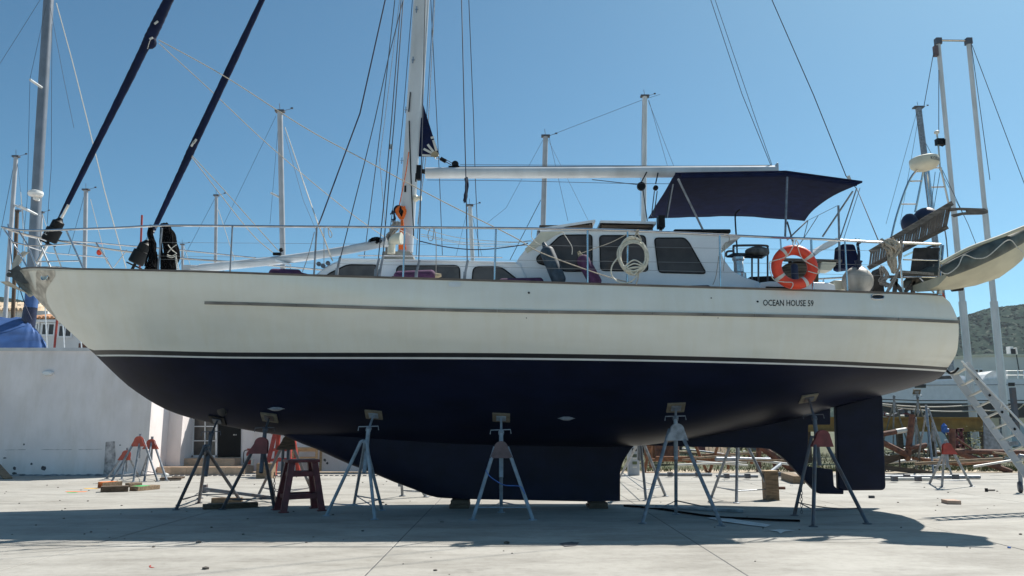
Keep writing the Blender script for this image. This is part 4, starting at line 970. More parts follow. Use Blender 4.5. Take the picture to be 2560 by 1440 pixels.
bundle('rope_coil', [(1165, 446), (1167, 465), (1164, 485), (1161, 503)], [4, 4, 4, 3], 14, m_darkrope, 'dark blue rope coil hung on the shroud under the boom', 'rope', .009, 14.0, 8)
bundle('rope_bundle', [(2215, 600), (2225, 612), (2232, 626), (2230, 650), (2236, 680)], [12, 16, 14, 9, 5], 22, m_rope, 'thick beige mooring rope knotted over the stern rail', 'rope', .017, 13.75, 9)
bundle('rope_bundle', [(2252, 602), (2250, 640), (2246, 670), (2232, 705), (2210, 742)], [3, 3, 3, 2, 1], 3, m_ropeg, 'grey mooring line running down from the stern rail to the fairlead', 'rope', .016, 13.72, 10)
bundle('rope_bundle', [(2206, 668), (2214, 690), (2206, 705), (2222, 715)], [6, 8, 8, 7], 16, m_ropeg, 'grey rope heap beside the white ball fender', 'rope', .014, 14.2, 11)
bundle('rope_bundle', [(2143, 600), (2149, 606), (2144, 612), (2148, 640), (2145, 672)], [4, 4, 3, 2, 3], 6, m_darkrope, 'dark teal rope knotted round the top rail', 'rope', .010, 13.7, 12)
bf = thing('ball_fender', 'dirty white ball fender with blue top on the stern deck', 'fender', P(2145, 728, 13.95))
bc = P(2144, 702, 13.95)
obj('ball', MB().lathe([(.02, -.24), (.12, -.235), (.2, -.18), (.255, -.08), (.265, 0), (.25, .08), (.2, .16), (.13, .22)], bc, (.06, 0, 1), 24), m_buoy, bf, smooth=60)
obj('cap', MB().lathe([(.13, .215), (.11, .245), (.06, .27), (.05, .32), (.07, .36)], bc, (.12, 0, 1), 16), m_navyp, bf)
tag(obj('bow_light_float', MB().ball(P(248, 631, 16.8), .055, 12, (1, 1, 1.2)), m_ring), 'small orange float hanging on the bow rail', 'float')

# ================================================================== BOAT STANDS
def stand(top, Y, feet, lab, pipe=m_galvd, collar=None, pad=None, post=None, grp='boat stands', r=.03, brace=True, padtilt=0, curved=False, chain=None, padmat=m_pad, handle=True):
    """top: photo position of the collar top at depth Y; feet: photo positions on the ground; pad: photo position of the hull pad"""
    fp = [G(*f) for f in feet]; tp = P(*top, Y)
    ctr = sum(fp, Vector()) / len(fp)
    t = thing('boat_stand', lab, 'boat stand', (ctr.x, ctr.y, 0), grp)
    for f in fp:
        d = (f - tp); hd = Vector((d.x, d.y, 0)); hd = hd.normalized() if hd.length > 1e-4 else Vector((0, -1, 0))
        if collar is None or curved: pts = crv([tp + Vector((0, 0, -.02)) + hd * .02, tp + hd * .075 + Vector((0, 0, -.04)), tp + hd * .13 + Vector((0, 0, -.16)), f + Vector((0, 0, .01))], 5)
        else: pts = [tp + Vector((max(-.105, min(.105, hd.x * .16)), hd.y * .05, -.05)), f + Vector((0, 0, .01))]
        lg = obj('leg', MB().tube(pts, r, 8), pipe, t)
        obj('foot', MB().lathe([(.07, 0), (.07, .012), (.04, .02)], f, n=10), pipe, lg)
    if collar is not None:
        f0, f1_ = min(fp, key=lambda q: q.x), max(fp, key=lambda q: q.x)
        hgt = .23; s0, s1 = tp + Vector((-.105, 0, -.05)), tp + Vector((.105, 0, -.05))
        xa_ = max(tp.x - .23, lerp(s0.x, f0.x, (hgt - .05) / (tp.z - .05)) - .03); xb_ = min(tp.x + .23, lerp(s1.x, f1_.x, (hgt - .05) / (tp.z - .05)) + .03)
        yf = tp.y - .06 - max(0, (tp.y - min(f0.y, f1_.y)) * .12)
        arch = [Vector((tp.x - .115 * math.cos(math.pi * k / 10), yf, tp.z - .06 + .11 * math.sin(math.pi * k / 10))) for k in range(11)]
        arch = [Vector((xa_, yf, tp.z - hgt))] + arch + [Vector((xb_, yf, tp.z - hgt))]
        obj('collar', MB().prism(arch, (0, .012, 0)).prism([v + Vector((0, .07, 0)) for v in arch], (0, .012, 0)), collar, t, smooth=25)
    low = Vector((ctr.x if post is None else tp.x, tp.y, max(.1, tp.z - .55)))
    low = tp + Vector((0, .04, -.55)) if tp.z > .75 else tp + Vector((0, .04, -.3))
    if pad:
        pt_ = onhull(*pad, .035) if Y < 20 else P(*pad, Y)
        head = obj('post', MB().tube([low, tp + (pt_ - tp) * .4], .036, 10).tube([tp + (pt_ - tp) * .4, pt_], .02, 8).lathe([(.05, -.03), (.05, .03)], tp + (pt_ - tp) * .42, (pt_ - tp), 8), pipe, t)
        if handle:
            q = tp + (pt_ - tp) * .5; obj('handle', MB().tube([q + Vector((-.19, -.03, -.06)), q + Vector((-.18, -.03, .01)), q + Vector((.16, -.03, .02)), q + Vector((.17, -.03, -.05))], .009, 6), pipe, t)
        e_ = .03
        nrm_ = Vector(((hb(pt_.x + e_, pt_.z) - hb(pt_.x - e_, pt_.z)) / (2 * e_), 1, (hb(pt_.x, pt_.z + e_) - hb(pt_.x, pt_.z - e_)) / (2 * e_))) if Y < 20 else Vector((0, 1, .5))
        nrm_.z = min(nrm_.z, 2.5); nrm_.normalize()
        rot = nrm_.to_track_quat('Z', 'X').to_matrix()
        ay = nrm_.cross(Vector((1, 0, 0))).normalized(); ax_ = ay.cross(nrm_)
        rot = Matrix((ax_, ay, nrm_)).transposed()
        obj('pad', MB().box(pt_ + nrm_ * .01, (.31, .22, .025), rot), padmat, t, smooth=0)
        obj('pad_plate', MB().box(pt_ - nrm_ * .012, (.17, .12, .014), rot), pipe, t, smooth=0)
    else:
        obj('post', MB().tube([low, tp + Vector((0, 0, .12))], .036, 10), pipe, t)
    if brace:
        k = len(fp)
        lv = [f.lerp(tp, .16) for f in fp]; mid = sum(lv, Vector()) / k - Vector((0, 0, .03))
        for i in range(k):
            if i < k - 1: obj('brace', MB().tube([lv[i], lv[(i + 1)]], .011, 6), pipe, t)
            else: obj('brace', MB().tube(sag(lv[i], lv[0], .04, 6), .008, 6), pipe, t)
    if chain:
        c0, c1 = P(*chain[0], Y), P(*chain[1], Y); c1.z = max(c1.z, .03); mb = MB(); L = (c1 - c0).length; nl = max(4, int(L / .05))
        for i in range(nl):
            c = c0.lerp(c1, i / nl); ax_ = Vector((1, 0, 0)) if i % 2 else Vector((0, 1, 0)); dz = (c1 - c0).normalized()
            mb.tube([c + ax_ * .017 * math.cos(a) + dz * .032 * math.sin(a) for a in [j * math.pi / 4 for j in range(8)]], .005, 4, closed=True)
        obj('chain', mb, m_galvd, t)
    return t
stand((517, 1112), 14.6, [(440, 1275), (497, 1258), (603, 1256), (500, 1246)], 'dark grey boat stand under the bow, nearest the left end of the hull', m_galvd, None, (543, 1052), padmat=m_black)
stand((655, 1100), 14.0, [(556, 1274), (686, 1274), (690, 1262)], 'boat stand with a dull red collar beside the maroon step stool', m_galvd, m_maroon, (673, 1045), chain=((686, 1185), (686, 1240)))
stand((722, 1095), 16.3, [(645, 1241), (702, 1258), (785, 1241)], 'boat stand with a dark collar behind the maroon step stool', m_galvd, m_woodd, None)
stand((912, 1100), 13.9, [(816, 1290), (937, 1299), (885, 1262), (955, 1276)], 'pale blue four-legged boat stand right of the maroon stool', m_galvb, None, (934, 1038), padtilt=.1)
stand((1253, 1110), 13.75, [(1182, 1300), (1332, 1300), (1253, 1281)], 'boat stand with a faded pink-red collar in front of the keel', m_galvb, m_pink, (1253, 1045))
bl = MB().tube(crv([P(x, y, 13.45) for x, y in ((1214, 1175), (1224, 1190), (1240, 1202), (1262, 1213), (1296, 1215), (1306, 1222), (1312, 1235))]), .008, 5)
tag(obj('cord', bl, m_blue), 'thin blue cord slung between the legs of the pink-red stand', 'cord')
stand((1688, 1066), 13.7, [(1606, 1309), (1804, 1315), (1690, 1286)], 'tall boat stand with a bare grey collar behind the keel', m_galv, m_galv, (1690, 1020), padtilt=-.35)
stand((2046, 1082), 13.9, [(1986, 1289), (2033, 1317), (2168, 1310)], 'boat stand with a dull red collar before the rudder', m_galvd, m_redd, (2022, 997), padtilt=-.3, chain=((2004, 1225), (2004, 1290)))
stand((1597, 1085), 17.3, [(1549, 1195), (1615, 1252), (1664, 1241)], 'far side boat stand seen just behind the keel edge', m_galv, None, None)
stand((1844, 1080), 17.2, [(1779, 1243), (1841, 1258), (1936, 1251)], 'far side boat stand beside the wooden crate', m_galv, None, None)
stand((1000, 1150), 17.4, [(1006, 1240), (1065, 1243), (1110, 1238)], 'far side boat stand mostly hidden by the keel', m_galv, None, None)
stand((350, 1095), 22.6, [(278, 1206), (333, 1206), (394, 1204)], 'unused boat stand with an orange collar by the white wall, tallest of the group', m_galv, m_orangep, None)
stand((318, 1130), 23.6, [(267, 1197), (304, 1199), (347, 1192)], 'low unused boat stand with an orange collar, leftmost by the white wall', m_galv, m_orangep, None)
stand((380, 1102), 23.1, [(360, 1205), (417, 1202), (352, 1190)], 'unused boat stand with bent pipe legs at the corner of the white wall', m_galv, m_orangep, None, curved=True)
stand((2366, 1112), 20.2, [(2324, 1210), (2355, 1218), (2430, 1217)], 'unused boat stand with a red collar standing in the sun at right', m_galv, m_red, None)
stand((2316, 1022), 25.5, [(2290, 1178), (2335, 1194), (2379, 1187)], 'tall unused grey boat stand behind the red-collared one', m_galv, None, None)
stand((2294, 998), 33, [(2262, 1150), (2300, 1156), (2345, 1152)], 'boat stand with a pad under the far white yacht', m_galv, None, (2292, 980))
stand((2235, 996), 31, [(2195, 1155), (2233, 1162), (2285, 1157)], 'grey boat stand just right of the rudder in the background', m_galv, None, None)
stand((2332, 1064), 28.6, [(2312, 1168), (2344, 1174), (2364, 1160)], 'low unused grey boat stand crowded behind the pipe frame', m_galv, None, None)
stand((2290, 1052), 29.4, [(2262, 1162), (2290, 1168), (2318, 1158)], 'unused grey boat stand behind the open pipe end', m_galv, None, None)
# keel blocks
for px, lab in ((1150, 'stack of dark timber blocks under the front of the keel'), (1492, 'stack of dark timber blocks under the rear of the keel')):
    c = P(px, 1262, Y0); zt = P(px, itp([(1085, 1243), (1550, 1252)], px), Y0).z - .02
    t = thing('keel_block', lab, 'timber blocks', (c.x, Y0, 0))
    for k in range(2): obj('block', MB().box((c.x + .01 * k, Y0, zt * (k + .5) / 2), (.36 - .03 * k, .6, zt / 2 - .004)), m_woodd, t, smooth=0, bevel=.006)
# bar and timbers on the ground under the bow
tag(obj('ground_bar', MB().beam(G(512, 1222, .12), G(692, 1246, .08), .05, .06).box(G(512, 1222, .09), (.1, .1, .18)), m_galvd), 'grey steel bar lying across the stand feet under the bow', 'bar')
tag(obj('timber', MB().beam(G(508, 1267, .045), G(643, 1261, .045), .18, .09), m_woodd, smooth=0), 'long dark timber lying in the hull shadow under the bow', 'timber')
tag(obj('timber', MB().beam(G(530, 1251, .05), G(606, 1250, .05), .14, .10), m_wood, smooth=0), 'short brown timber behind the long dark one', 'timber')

# ---- maroon step stool
def trestle(c, w0, w1, d0, d1, h, mat, lab, steps, name='step_stool', rotz=0.0, plate_top=True):
    t = thing(name, lab, 'step stool', c); c = Vector(c); rot = Matrix.Rotation(rotz, 3, 'Z')
    def q(x, y, z): return c + rot @ Vector((x, y, z))
    for sx in (-1, 1):
        for sy in (-1, 1):
            a, b_ = q(sx * w1, sy * d1, .01), q(sx * w0, sy * d0, h)
            obj('leg', MB().add([a + rot @ Vector((i * .055, j * .04, 0)) for i, j in ((-1, -1), (1, -1), (1, 1), (-1, 1))] + [b_ + rot @ Vector((i * .055, j * .04, 0)) for i, j in ((-1, -1), (1, -1), (1, 1), (-1, 1))], [(0, 3, 2, 1), (4, 5, 6, 7)] + [(i, (i + 1) % 4, 4 + (i + 1) % 4, 4 + i) for i in range(4)]), mat, t, smooth=0)
            obj('foot', MB().box(a, (.16, .12, .02), rot), mat, t, smooth=0)
    obj('top', MB().box(q(0, 0, h), (2 * w0 + .18, 2 * d0 + .16, .05), rot), mat, t, smooth=0, bevel=.008)
    for f in steps:
        z = h * f; ww, ddp = lerp(w1, w0, f), lerp(d1, d0, f)
        obj('step', MB().box(q(0, -ddp, z), (2 * ww, .05, .09), rot), mat, t, smooth=0); obj('step', MB().box(q(0, ddp, z), (2 * ww, .05, .09), rot), mat, t, smooth=0)
        for sx in (-1, 1): obj('side_bar', MB().box(q(sx * ww, 0, z), (.05, 2 * ddp, .07), rot), mat, t, smooth=0)
    return t
tc = G(748, 1276); trestle((tc.x, tc.y, 0), .20, .34, .14, .27, .88, m_maroon, 'maroon steel step stool standing in the shade under the bow', (.30, .74), rotz=R(28))
tc = G(705, 1190); trestle((tc.x, tc.y, 0), .23, .40, .14, .34, 1.28, m_red, 'tall red steel trestle standing in the sun by the white wall', (.38, .62), name='red_trestle', rotz=R(-8))

# ================================================================== WHITE BUILDING ON THE LEFT
wb = thing('workshop', 'long low white workshop with a black door behind the bow', 'building', (-10, 26, 0))
WY = GY(1190); WZ = P(0, 876, WY).z
xc = P(372, 1100, WY).x; W2 = WY * 420 / 372
def lx(px, Y): return P(px, 1120, Y).x
Y2 = WY + 1.35; Y3 = Y2 + 1.0
xp = xc + .42
xd0 = xp
obj('wall', MB().box(((-60 + xc) / 2, WY + .15 , WZ / 2), (60 + xc, .3, WZ)), m_wall, wb, smooth=0)
obj('wall', MB().box((xc - .15, (WY + .3 + Y2) / 2 , WZ / 2), (.3, Y2 - WY - .3 - .002, WZ)), m_wall, wb, smooth=0)
obj('wall_pillar', MB().box((xc + .06, (Y2 + Y3) / 2, WZ / 2), (.78, Y3 - Y2, WZ)), m_wall, wb, smooth=0)
obj('wall', MB().box(((xc + .452 + 1.5) / 2, Y3 + .152, 1.25), (1.5 - xc - .452, .3, 2.5)), m_wall, wb, smooth=0)
obj('roof', MB().box(((-60 + xc) / 2 - .02, WY + 5, WZ + .03), (60 + xc + .1, 10.1, .10)), m_wallg, wb, smooth=0)
obj('wall', MB().box((xc - .152, (Y3 + WY + 10) / 2, WZ / 2 - .01), (.3, WY + 10 - Y3 - .004, WZ - .03)), m_wall, wb, smooth=0)
def wl(px, py, Y): return P(px, py, Y)
# glazed door: frame, bars, panes
gd = obj('glazed_door', MB().prism([wl(x, y, Y3 - .02) for x, y in ((482, 990), (543, 990), (543, 1143), (478, 1143))], (0, .018, 0)), m_curtain, wb, smooth=0)
for a, b_, wd in (((484, 990), (480, 1143), .09), ((541, 990), (541, 1143), .06), ((514, 990), (512, 1140), .03), ((482, 1030), (542, 1030), .03), ((482, 1066), (542, 1066), .03), ((480, 1102), (542, 1102), .03), ((478, 1141), (543, 1141), .08)):
    obj('frame', MB().beam(wl(*a, Y3 - .04), wl(*b_, Y3 - .04), .05, wd, up=(0, -1, 0) if False else (0, 0, 1)) if abs(a[1] - b_[1]) < 5 else MB().beam(wl(*a, Y3 - .04), wl(*b_, Y3 - .04), .05, wd, up=(1, 0, 0)), m_pvc, gd, smooth=0)
dd_ = obj('door', MB().prism([wl(x, y, Y3 - .03) for x, y in ((546, 990), (603, 990), (601, 1143), (544, 1143))], (0, .028, 0)), m_door, wb, smooth=0)
obj('sticker', MB().box(wl(585, 1087, Y3 - .036), (.05, .006, .04)), m_tape, dd_); obj('sticker', MB().box(wl(590, 1087, Y3 - .036), (.03, .006, .04)), m_tape, dd_)
# tiled steps
zf1 = P(520, 1144, Y3).z
za = zf1 * .5
stp = obj('steps', MB().box((lx(535, Y3), Y3 - .35, zf1 * .5), (lx(602, Y3) - lx(462, Y3), .62, zf1 - .002)).box((lx(520, Y3 - .9), Y3 - .9, za * .5 + .001), (lx(626, Y3) - lx(420, Y3 - .5), 1.55, za)), m_tile, wb, smooth=0)
for k in range(4):
    x0, x1 = lerp(lx(425, Y3 - 1.6), lx(618, Y3 - 1.6), k / 4), lerp(lx(425, Y3 - 1.6), lx(618, Y3 - 1.6), (k + 1) / 4)
    obj('tile', MB().box(((x0 + x1) / 2, Y3 - 1.69, za / 2), (x1 - x0 - .01, .02, za - .02)), m_tile, stp, smooth=0)
obj('skirting', MB().box((xc + .06, Y2 - .012, .08), (.80, .02, .16)), m_tile, wb, smooth=0)
# lamp, stains
lm = tag(obj('wall_lamp', MB().lathe([(.17, 0), (.16, .08), (.11, .12)], P(121, 936, WY - .005), (0, -1, 0), 20), m_pvc), 'unlit round white lamp on the white wall', 'wall lamp')
lm.scale = (1, 1, .5)
lm.location.z += .12
for (x, y, w_, h_) in ((60, 1111, 3, 3), (36, 1171, 5, 5), (79, 1160, 4, 4), (109, 1170, 9, 7), (36, 1184, 8, 4), (12, 1145, 6, 2), (300, 1113, 3, 2)):
    rg = random.Random(x); q = [P(x + w_ * (.6 + .4 * rg.random()) * math.cos(a), y + h_ * (.6 + .4 * rg.random()) * math.sin(a), WY - .004) for a in [i * math.pi / 5 for i in range(10)]]
    obj('stain', MB().add(q, [tuple(range(10))]), m_stain_shadow, wb, smooth=0)
q = [P(x, y, WY - .004) for x, y in ((264, 1105), (287, 1103), (289, 1140), (284, 1188), (258, 1188), (262, 1140))]
obj('stain', MB().add(q, [tuple(range(6))]), m_stainl, wb, smooth=0)
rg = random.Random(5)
q = [P(x, 1187 - rg.random() * 2.5, WY - .005) for x in range(-20, 366, 8)]; obj('stain', MB().add(q + [Vector((v.x, v.y, .0)) for v in reversed(q)], [tuple(range(2 * len(q)))]), M('dark_wall_foot', (.30, .30, .32), .9, var=.5, scale=6), wb, smooth=0)  # thin uneven darker strip along the foot of the wall
for a, b_ in (((12, 1125), (64, 1124)), ((104, 1124), (180, 1124)), ((196, 1124), (255, 1123))): obj('stain', MB().beam(P(*a, WY - .003), P(*b_, WY - .003), .005, .012), m_stainl, wb, smooth=0)
for (x, y, w_) in ((700, 1146, 4), (690, 1140, 3), (812, 1150, 5), (818, 1158, 4), (770, 1150, 3)):
    rg = random.Random(x); q = [P(x + w_ * (.5 + .5 * rg.random()) * math.cos(a), y + w_ * (.5 + .5 * rg.random()) * math.sin(a), Y3 - .004) for a in [i * math.pi / 5 for i in range(10)]]
    obj('stain', MB().add(q, [tuple(range(10))]), m_stain_shadow, wb, smooth=0)
# fire extinguisher
fe = thing('fire_extinguisher', 'red fire extinguisher with a black hose by the black door', 'fire extinguisher', P(621, 1162, Y3 - .5))
c = P(621, 1161, Y3 - .5); obj('cylinder', MB().lathe([(.08, 0), (.085, .03), (.085, .34), (.05, .42), (.03, .44)], c, n=16), m_red, fe)
obj('label_band', MB().lathe([(.087, .14), (.087, .28)], c, n=16), m_tape, fe)
obj('valve', MB().box(c + Vector((.02, 0, .48)), (.16, .06, .07)), m_red, fe)
obj('hose', MB().tube(crv([c + Vector(v) for v in ((0, -.02, .47), (-.14, -.02, .44), (-.17, -.02, .3), (-.15, -.02, .05))]), .016, 6), m_black, fe)
# wooden table against the wall
tY = Y3 - .9
tbw = thing('wooden_table', 'pale wooden bench table against the white wall right of the red trestle', 'table', P(760, 1170, tY))
zt = P(760, 1121, tY).z; xa, xb = lx(728, tY), lx(796, tY)
obj('tabletop', MB().box(((xa + xb) / 2, tY + .3, zt), (xb - xa + .1, .75, .05)), m_woodl, tbw, smooth=0)
for x in (xa + .05, xb - .05):
    for y in (tY, tY + .6): obj('leg', MB().box((x, y, zt / 2), (.07, .07, zt - .05)), m_woodl, tbw, smooth=0)
obj('rail', MB().box(((xa + xb) / 2, tY + .01, zt * .62), (xb - xa - .2, .04, .07)), m_woodl, tbw, smooth=0); obj('rail', MB().box(((xa + xb) / 2, tY + .01, zt * .92), (xb - xa - .2, .04, .08)), m_woodl, tbw, smooth=0)
tag(obj('cardboard_box', MB().box(G(665, 1176, .22), (.45, .4, .42)), m_wood, smooth=0), 'brown box on the ground in front of the wall behind the red trestle', 'box')
tag(obj('paint_cup', MB().lathe([(.05, 0), (.055, .2)], P(631, 1163, Y3 - .6), n=12), m_tape), 'white cup standing by the fire extinguisher', 'cup')
# threshold drain strip in front of the building
dr = MB()
for k in range(60): dr.box((lx(420, Y3 - 2.2) + k * .17, Y3 - 2.25, .01), (.10, .12, .02))
o = tag(obj('drain_grate', dr, m_galvd, smooth=0), 'narrow grated drain running along the front of the white workshop', 'drain'); 
tag(obj('rubble_bag', MB().ball(G(413, 1190, .07), .11, 7, (1.2, .9, .9)), m_paper), 'crumpled white bag by the corner of the workshop', 'bag')
tag(obj('pallet_scrap', MB().box(G(428, 1196, .05), (.55, .4, .05), Matrix.Rotation(.3, 3, 'Z')).box(G(446, 1193, .03), (.35, .12, .05), Matrix.Rotation(-.2, 3, 'Z')), m_woodd, smooth=0), 'broken dark pallet scrap by the bent pipe stand', 'scrap wood')
# painted boards in front of the stands
def plank(a, b_, wd, th, mat, lab, tip=None):
    A, B = G(*a, th / 2), G(*b_, th / 2)
    t = tag(obj('plank', MB().beam(A, B, wd, th), mat, smooth=0, bevel=.006), lab, 'plank', 'planks by the white wall')
    if tip:
        d = (B - A); s0, s1 = tip[1], tip[2]
        obj('paint_mark', MB().beam(A + d * s0 + Vector((0, 0, .003)), A + d * s1 + Vector((0, 0, .003)), wd * .96, th + .004), tip[0], t, smooth=0)
    return t
plank((252, 1223), (321, 1221), .30, .13, m_woodd, 'dark plank nearest the camera among the painted planks', None)
plank((250, 1213), (300, 1210), .22, .14, m_wood, 'plank with an orange painted end', (m_opaint, 0, .75))
plank((318, 1213), (350, 1211), .2, .10, m_wood, 'plain plank between the orange and green planks')
plank((334, 1222), (390, 1217), .26, .10, m_wood, 'plank with a green painted top', (m_gpaint, .1, .55))
for (x0, x1, y, mt, nm) in ((162, 220, 1229, m_opaint, 'orange'), (166, 195, 1231.5, m_gpaint, 'green'), (208, 250, 1221, m_ypaint, 'yellow')):
    q = [G(x0, y - .6, .004), G(x1, y - .8, .004), G(x1 - 6, y + .6, .004), G(x0 + 6, y + .8, .004)]
    o = obj('paint_mark', MB().add(q, [(0, 3, 2, 1)]), mt, yard, smooth=0)
q = [G(x, y, .004) for x, y in ((373, 1414), (378, 1412), (377, 1417), (388, 1418), (381, 1419), (374, 1418))]
obj('paint_mark', MB().add(q, [tuple(range(6))]), m_red, yard, smooth=0)
# a plank leaning at the far left edge
tag(obj('leaning_board', MB().beam(P(-14, 1158, WY - .5), G(20, 1196, .02), .22, .05), m_wood, smooth=0), 'board leaning on the white wall at the left edge', 'board')

# ================================================================== YARD ITEMS SEEN UNDER AND BEHIND THE STERN
pd = thing('service_pedestal', 'pale grey power pedestal with sockets behind the keel', 'pedestal', G(1584, 1188))
c = G(1584, 1188); hh_ = P(1584, 1106, c.y).z
obj('column', MB().box((c.x, c.y, hh_ / 2), (.34, .3, hh_)), m_pale, pd, smooth=0, bevel=.02)
for f, mt in ((.78, m_black), (.60, M('dark_green_socket', (.06, .08, .05), .4)), (.38, M('green_socket', (.10, .13, .06), .4))): obj('socket', MB().box((c.x + .02, c.y - .155, hh_ * f), (.14, .03, .09)), mt, pd, smooth=0)
for f in (.51, .25): obj('sticker', MB().box((c.x + .02, c.y - .155, hh_ * f), (.13, .012, .04)), m_tape, pd, smooth=0)
# upright wooden crate with a bolt, timber block
ck = thing('wooden_crate', 'upright brown wooden crate with a pipe stub at its side', 'crate', G(1928, 1250))
c0 = G(1928, 1250)
for k in range(4): obj('board', MB().box((c0.x - .10 + .066 * k, c0.y, .29), (.062, .28, .58)), m_wood, ck, smooth=0)
obj('pipe_stub', MB().tube([c0 + Vector((.14, 0, .24)), c0 + Vector((.30, 0, .24))], .03, 10), m_rust, ck)
obj('rim', MB().box(c0 + Vector((0, 0, .585)), (.28, .3, .02)), m_woodl, ck, smooth=0)
tag(obj('timber_block', MB().beam(G(1966, 1190, .1), G(1998, 1200, .1), .3, .2), m_wood, smooth=0, bevel=.01), 'squat timber block on the concrete just left of the rudder skeg', 'timber')
tag(obj('sheet_scrap', MB().add([G(x, y, .012) for x, y in ((1765, 1294), (1800, 1292), (1860, 1301), (1928, 1312), (1915, 1317), (1860, 1311), (1800, 1302))], [tuple(reversed(range(7)))]), m_paper, smooth=0), 'long white sheet scrap lying in the hull shadow', 'scrap')
tag(obj('sheet_scrap', MB().add([G(x, y, .012) for x, y in ((1922, 1325), (1950, 1323), (1988, 1326), (1960, 1329), (1951, 1334), (1945, 1329))], [tuple(reversed(range(6)))]), m_paper, smooth=0), 'small torn white scrap beside the long sheet', 'scrap')
tag(obj('power_cable', MB().tube(crv([G(x, y, .02) for x, y in ((1560, 1264), (1640, 1271), (1720, 1283), (1800, 1293), (1880, 1297), (1940, 1300), (2000, 1302))]), .018, 6), m_blackrope), 'black cable lying on the concrete behind the tall grey stand', 'cable')
tag(obj('channel_bar', MB().beam(G(1640, 1266, .03), G(1860, 1277, .03), .08, .05), m_galv), 'grey channel bar lying in the hull shadow behind the keel', 'bar')
tag(obj('shadow_patch', MB().add([G(x, y, .006) for x, y in ((1398, 1358), (1430, 1354), (1448, 1356), (1440, 1364), (1412, 1366))], [tuple(reversed(range(5)))]), m_stain_shadow, smooth=0), 'painted shadow patch at the edge of the hull shadow', 'stain')  # small bulge of the hull shadow, painted as a dark patch
# debris on the sunlit concrete at right
b0 = G(2385, 1260); tag(obj('paving_brick', MB().box((b0.x, b0.y + .1, .035), (.24, .36, .07), Matrix.Rotation(-.15, 3, 'Z')), M('pale_pink_brick', (.48, .34, .26), .85, var=.2), smooth=0), 'pale brick lying on the sunlit concrete at right', 'brick')
tag(obj('bolt_scrap', MB().tube([G(2464, 1225, .03), G(2487, 1225, .03)], .02, 8).box(G(2466, 1225, .04), (.05, .05, .08)), m_black), 'dark bolt lying right of the pale brick', 'scrap')
tag(obj('stone', MB().box(G(2179, 1242, .025), (.10, .08, .05)), m_stain_shadow, smooth=0), 'small grey stone below the rudder corner', 'stone')
tag(obj('plastic_scrap', MB().lathe([(.02, 0), (.02, .015)], G(2523, 1370), n=10), m_blue), 'tiny blue bottle cap on the concrete', 'cap')
def pipe_px(pts, r, Y, mat, name, lab, cat, grp=None):
    Ys = Y if isinstance(Y, (list, tuple)) else [Y] * len(pts)
    return tag(obj(name, MB().tube([P(x, y, yy) for (x, y), yy in zip(pts, Ys)], r, 12), mat), lab, cat, grp)
# rusty welded pipe frames
rf = thing('pipe_frame', 'rusty brown pipe frame right of the rudder with an open pipe end', 'pipe frame', G(2265, 1185))
for pts, r in (([(2190, 1088), (2275, 1073)], .085), ([(2281, 1036), (2268, 1150)], .10), ([(2190, 1098), (2270, 1138)], .10), ([(2275, 1120), (2315, 1112)], .07)):
    obj('pipe', MB().tube([P(x, y, 27 + .2 * k) for k, (x, y) in enumerate(pts)], r, 12), m_rust, rf)
obj('pipe_mouth', MB().lathe([(.085, 0), (.085, .01)], P(2281, 1035, 27), (.1, 0, 1), 14), m_dark, rf); obj('pipe_mouth', MB().lathe([(.085, 0), (.085, .01)], P(2269, 1147, 26.9), (.2, -.9, -.2), 14), m_rustl, rf)
obj('pale_patch', MB().tube([P(2240, 1079, 27.1), P(2265, 1075, 27.15)], .0865, 12), m_tape, rf)
obj('plate', MB().prism([P(x, y, 27.3) for x, y in ((2205, 1140), (2260, 1136), (2312, 1112), (2316, 1120), (2260, 1146), (2215, 1162))], (0, .03, 0)), m_woodd, rf, smooth=0)
obj('leg', MB().tube([P(2248, 1140, 27.2), P(2250, 1172, 27.2)], .03, 8), m_woodd, rf); obj('leg', MB().tube([P(2295, 1125, 27.2), P(2304, 1178, 27.2)], .03, 8), m_woodd, rf)
tag(obj('steel_beam', MB().beam(P(2195, 1166, 26.6), P(2328, 1184, 26.6), .25, .16), m_woodd, smooth=0), 'dark rusty beam lying under the pipe frame', 'beam')
r2 = thing('pipe_frame', 'rusty brown pipe frame at the right edge with long forked legs', 'pipe frame', G(2450, 1182))
for pts, r in (([(2381, 1072), (2380, 1140)], .10), ([(2385, 1128), (2570, 1131)], .085), ([(2387, 1128), (2527, 1180)], .10), ([(2486, 1128), (2497, 1162)], .075), ([(2391, 1096), (2486, 1162)], .035)):
    obj('pipe', MB().tube([P(x, y, 27.5) for x, y in pts], r, 12), m_rust, r2)
r3 = thing('pipe_frame', 'rusty pipe frame seen through the gap under the stern', 'pipe frame', G(1920, 1180))
for pts, r in (([(1897, 1095), (1897, 1180)], .09), ([(1900, 1116), (1992, 1182)], .11), ([(1910, 1110), (1945, 1180)], .06), ([(1880, 1146), (1935, 1150)], .07), ([(1935, 1120), (2005, 1170)], .05)):
    obj('pipe', MB().tube([P(x, y, 28) for x, y in pts], r, 12), m_rust, r3)
pipe_px([(1913, 1190), (1951, 1161)], .05, [24, 25.5], m_galv, 'leaning_pipe', 'grey pipe leaning on the rusty frame under the stern', 'pipe')
af = thing('trestle_frame', 'thin rusty trestle seen behind the tall grey stand', 'trestle', G(1770, 1185))
for a, b_ in (((1735, 1105), (1769, 1184)), ((1797, 1105), (1773, 1184)), ((1822, 1105), (1820, 1174)), ((1868, 1105), (1880, 1160)), ((1700, 1147), (1880, 1146)), ((1715, 1153), (1870, 1153))):
    obj('bar', MB().tube([P(*a, 27.5), P(*b_, 27.5)], .05, 8), m_rustl, af)
a2 = thing('trestle_frame', 'thin rusty trestle seen beside the power pedestal', 'trestle', G(1615, 1185))
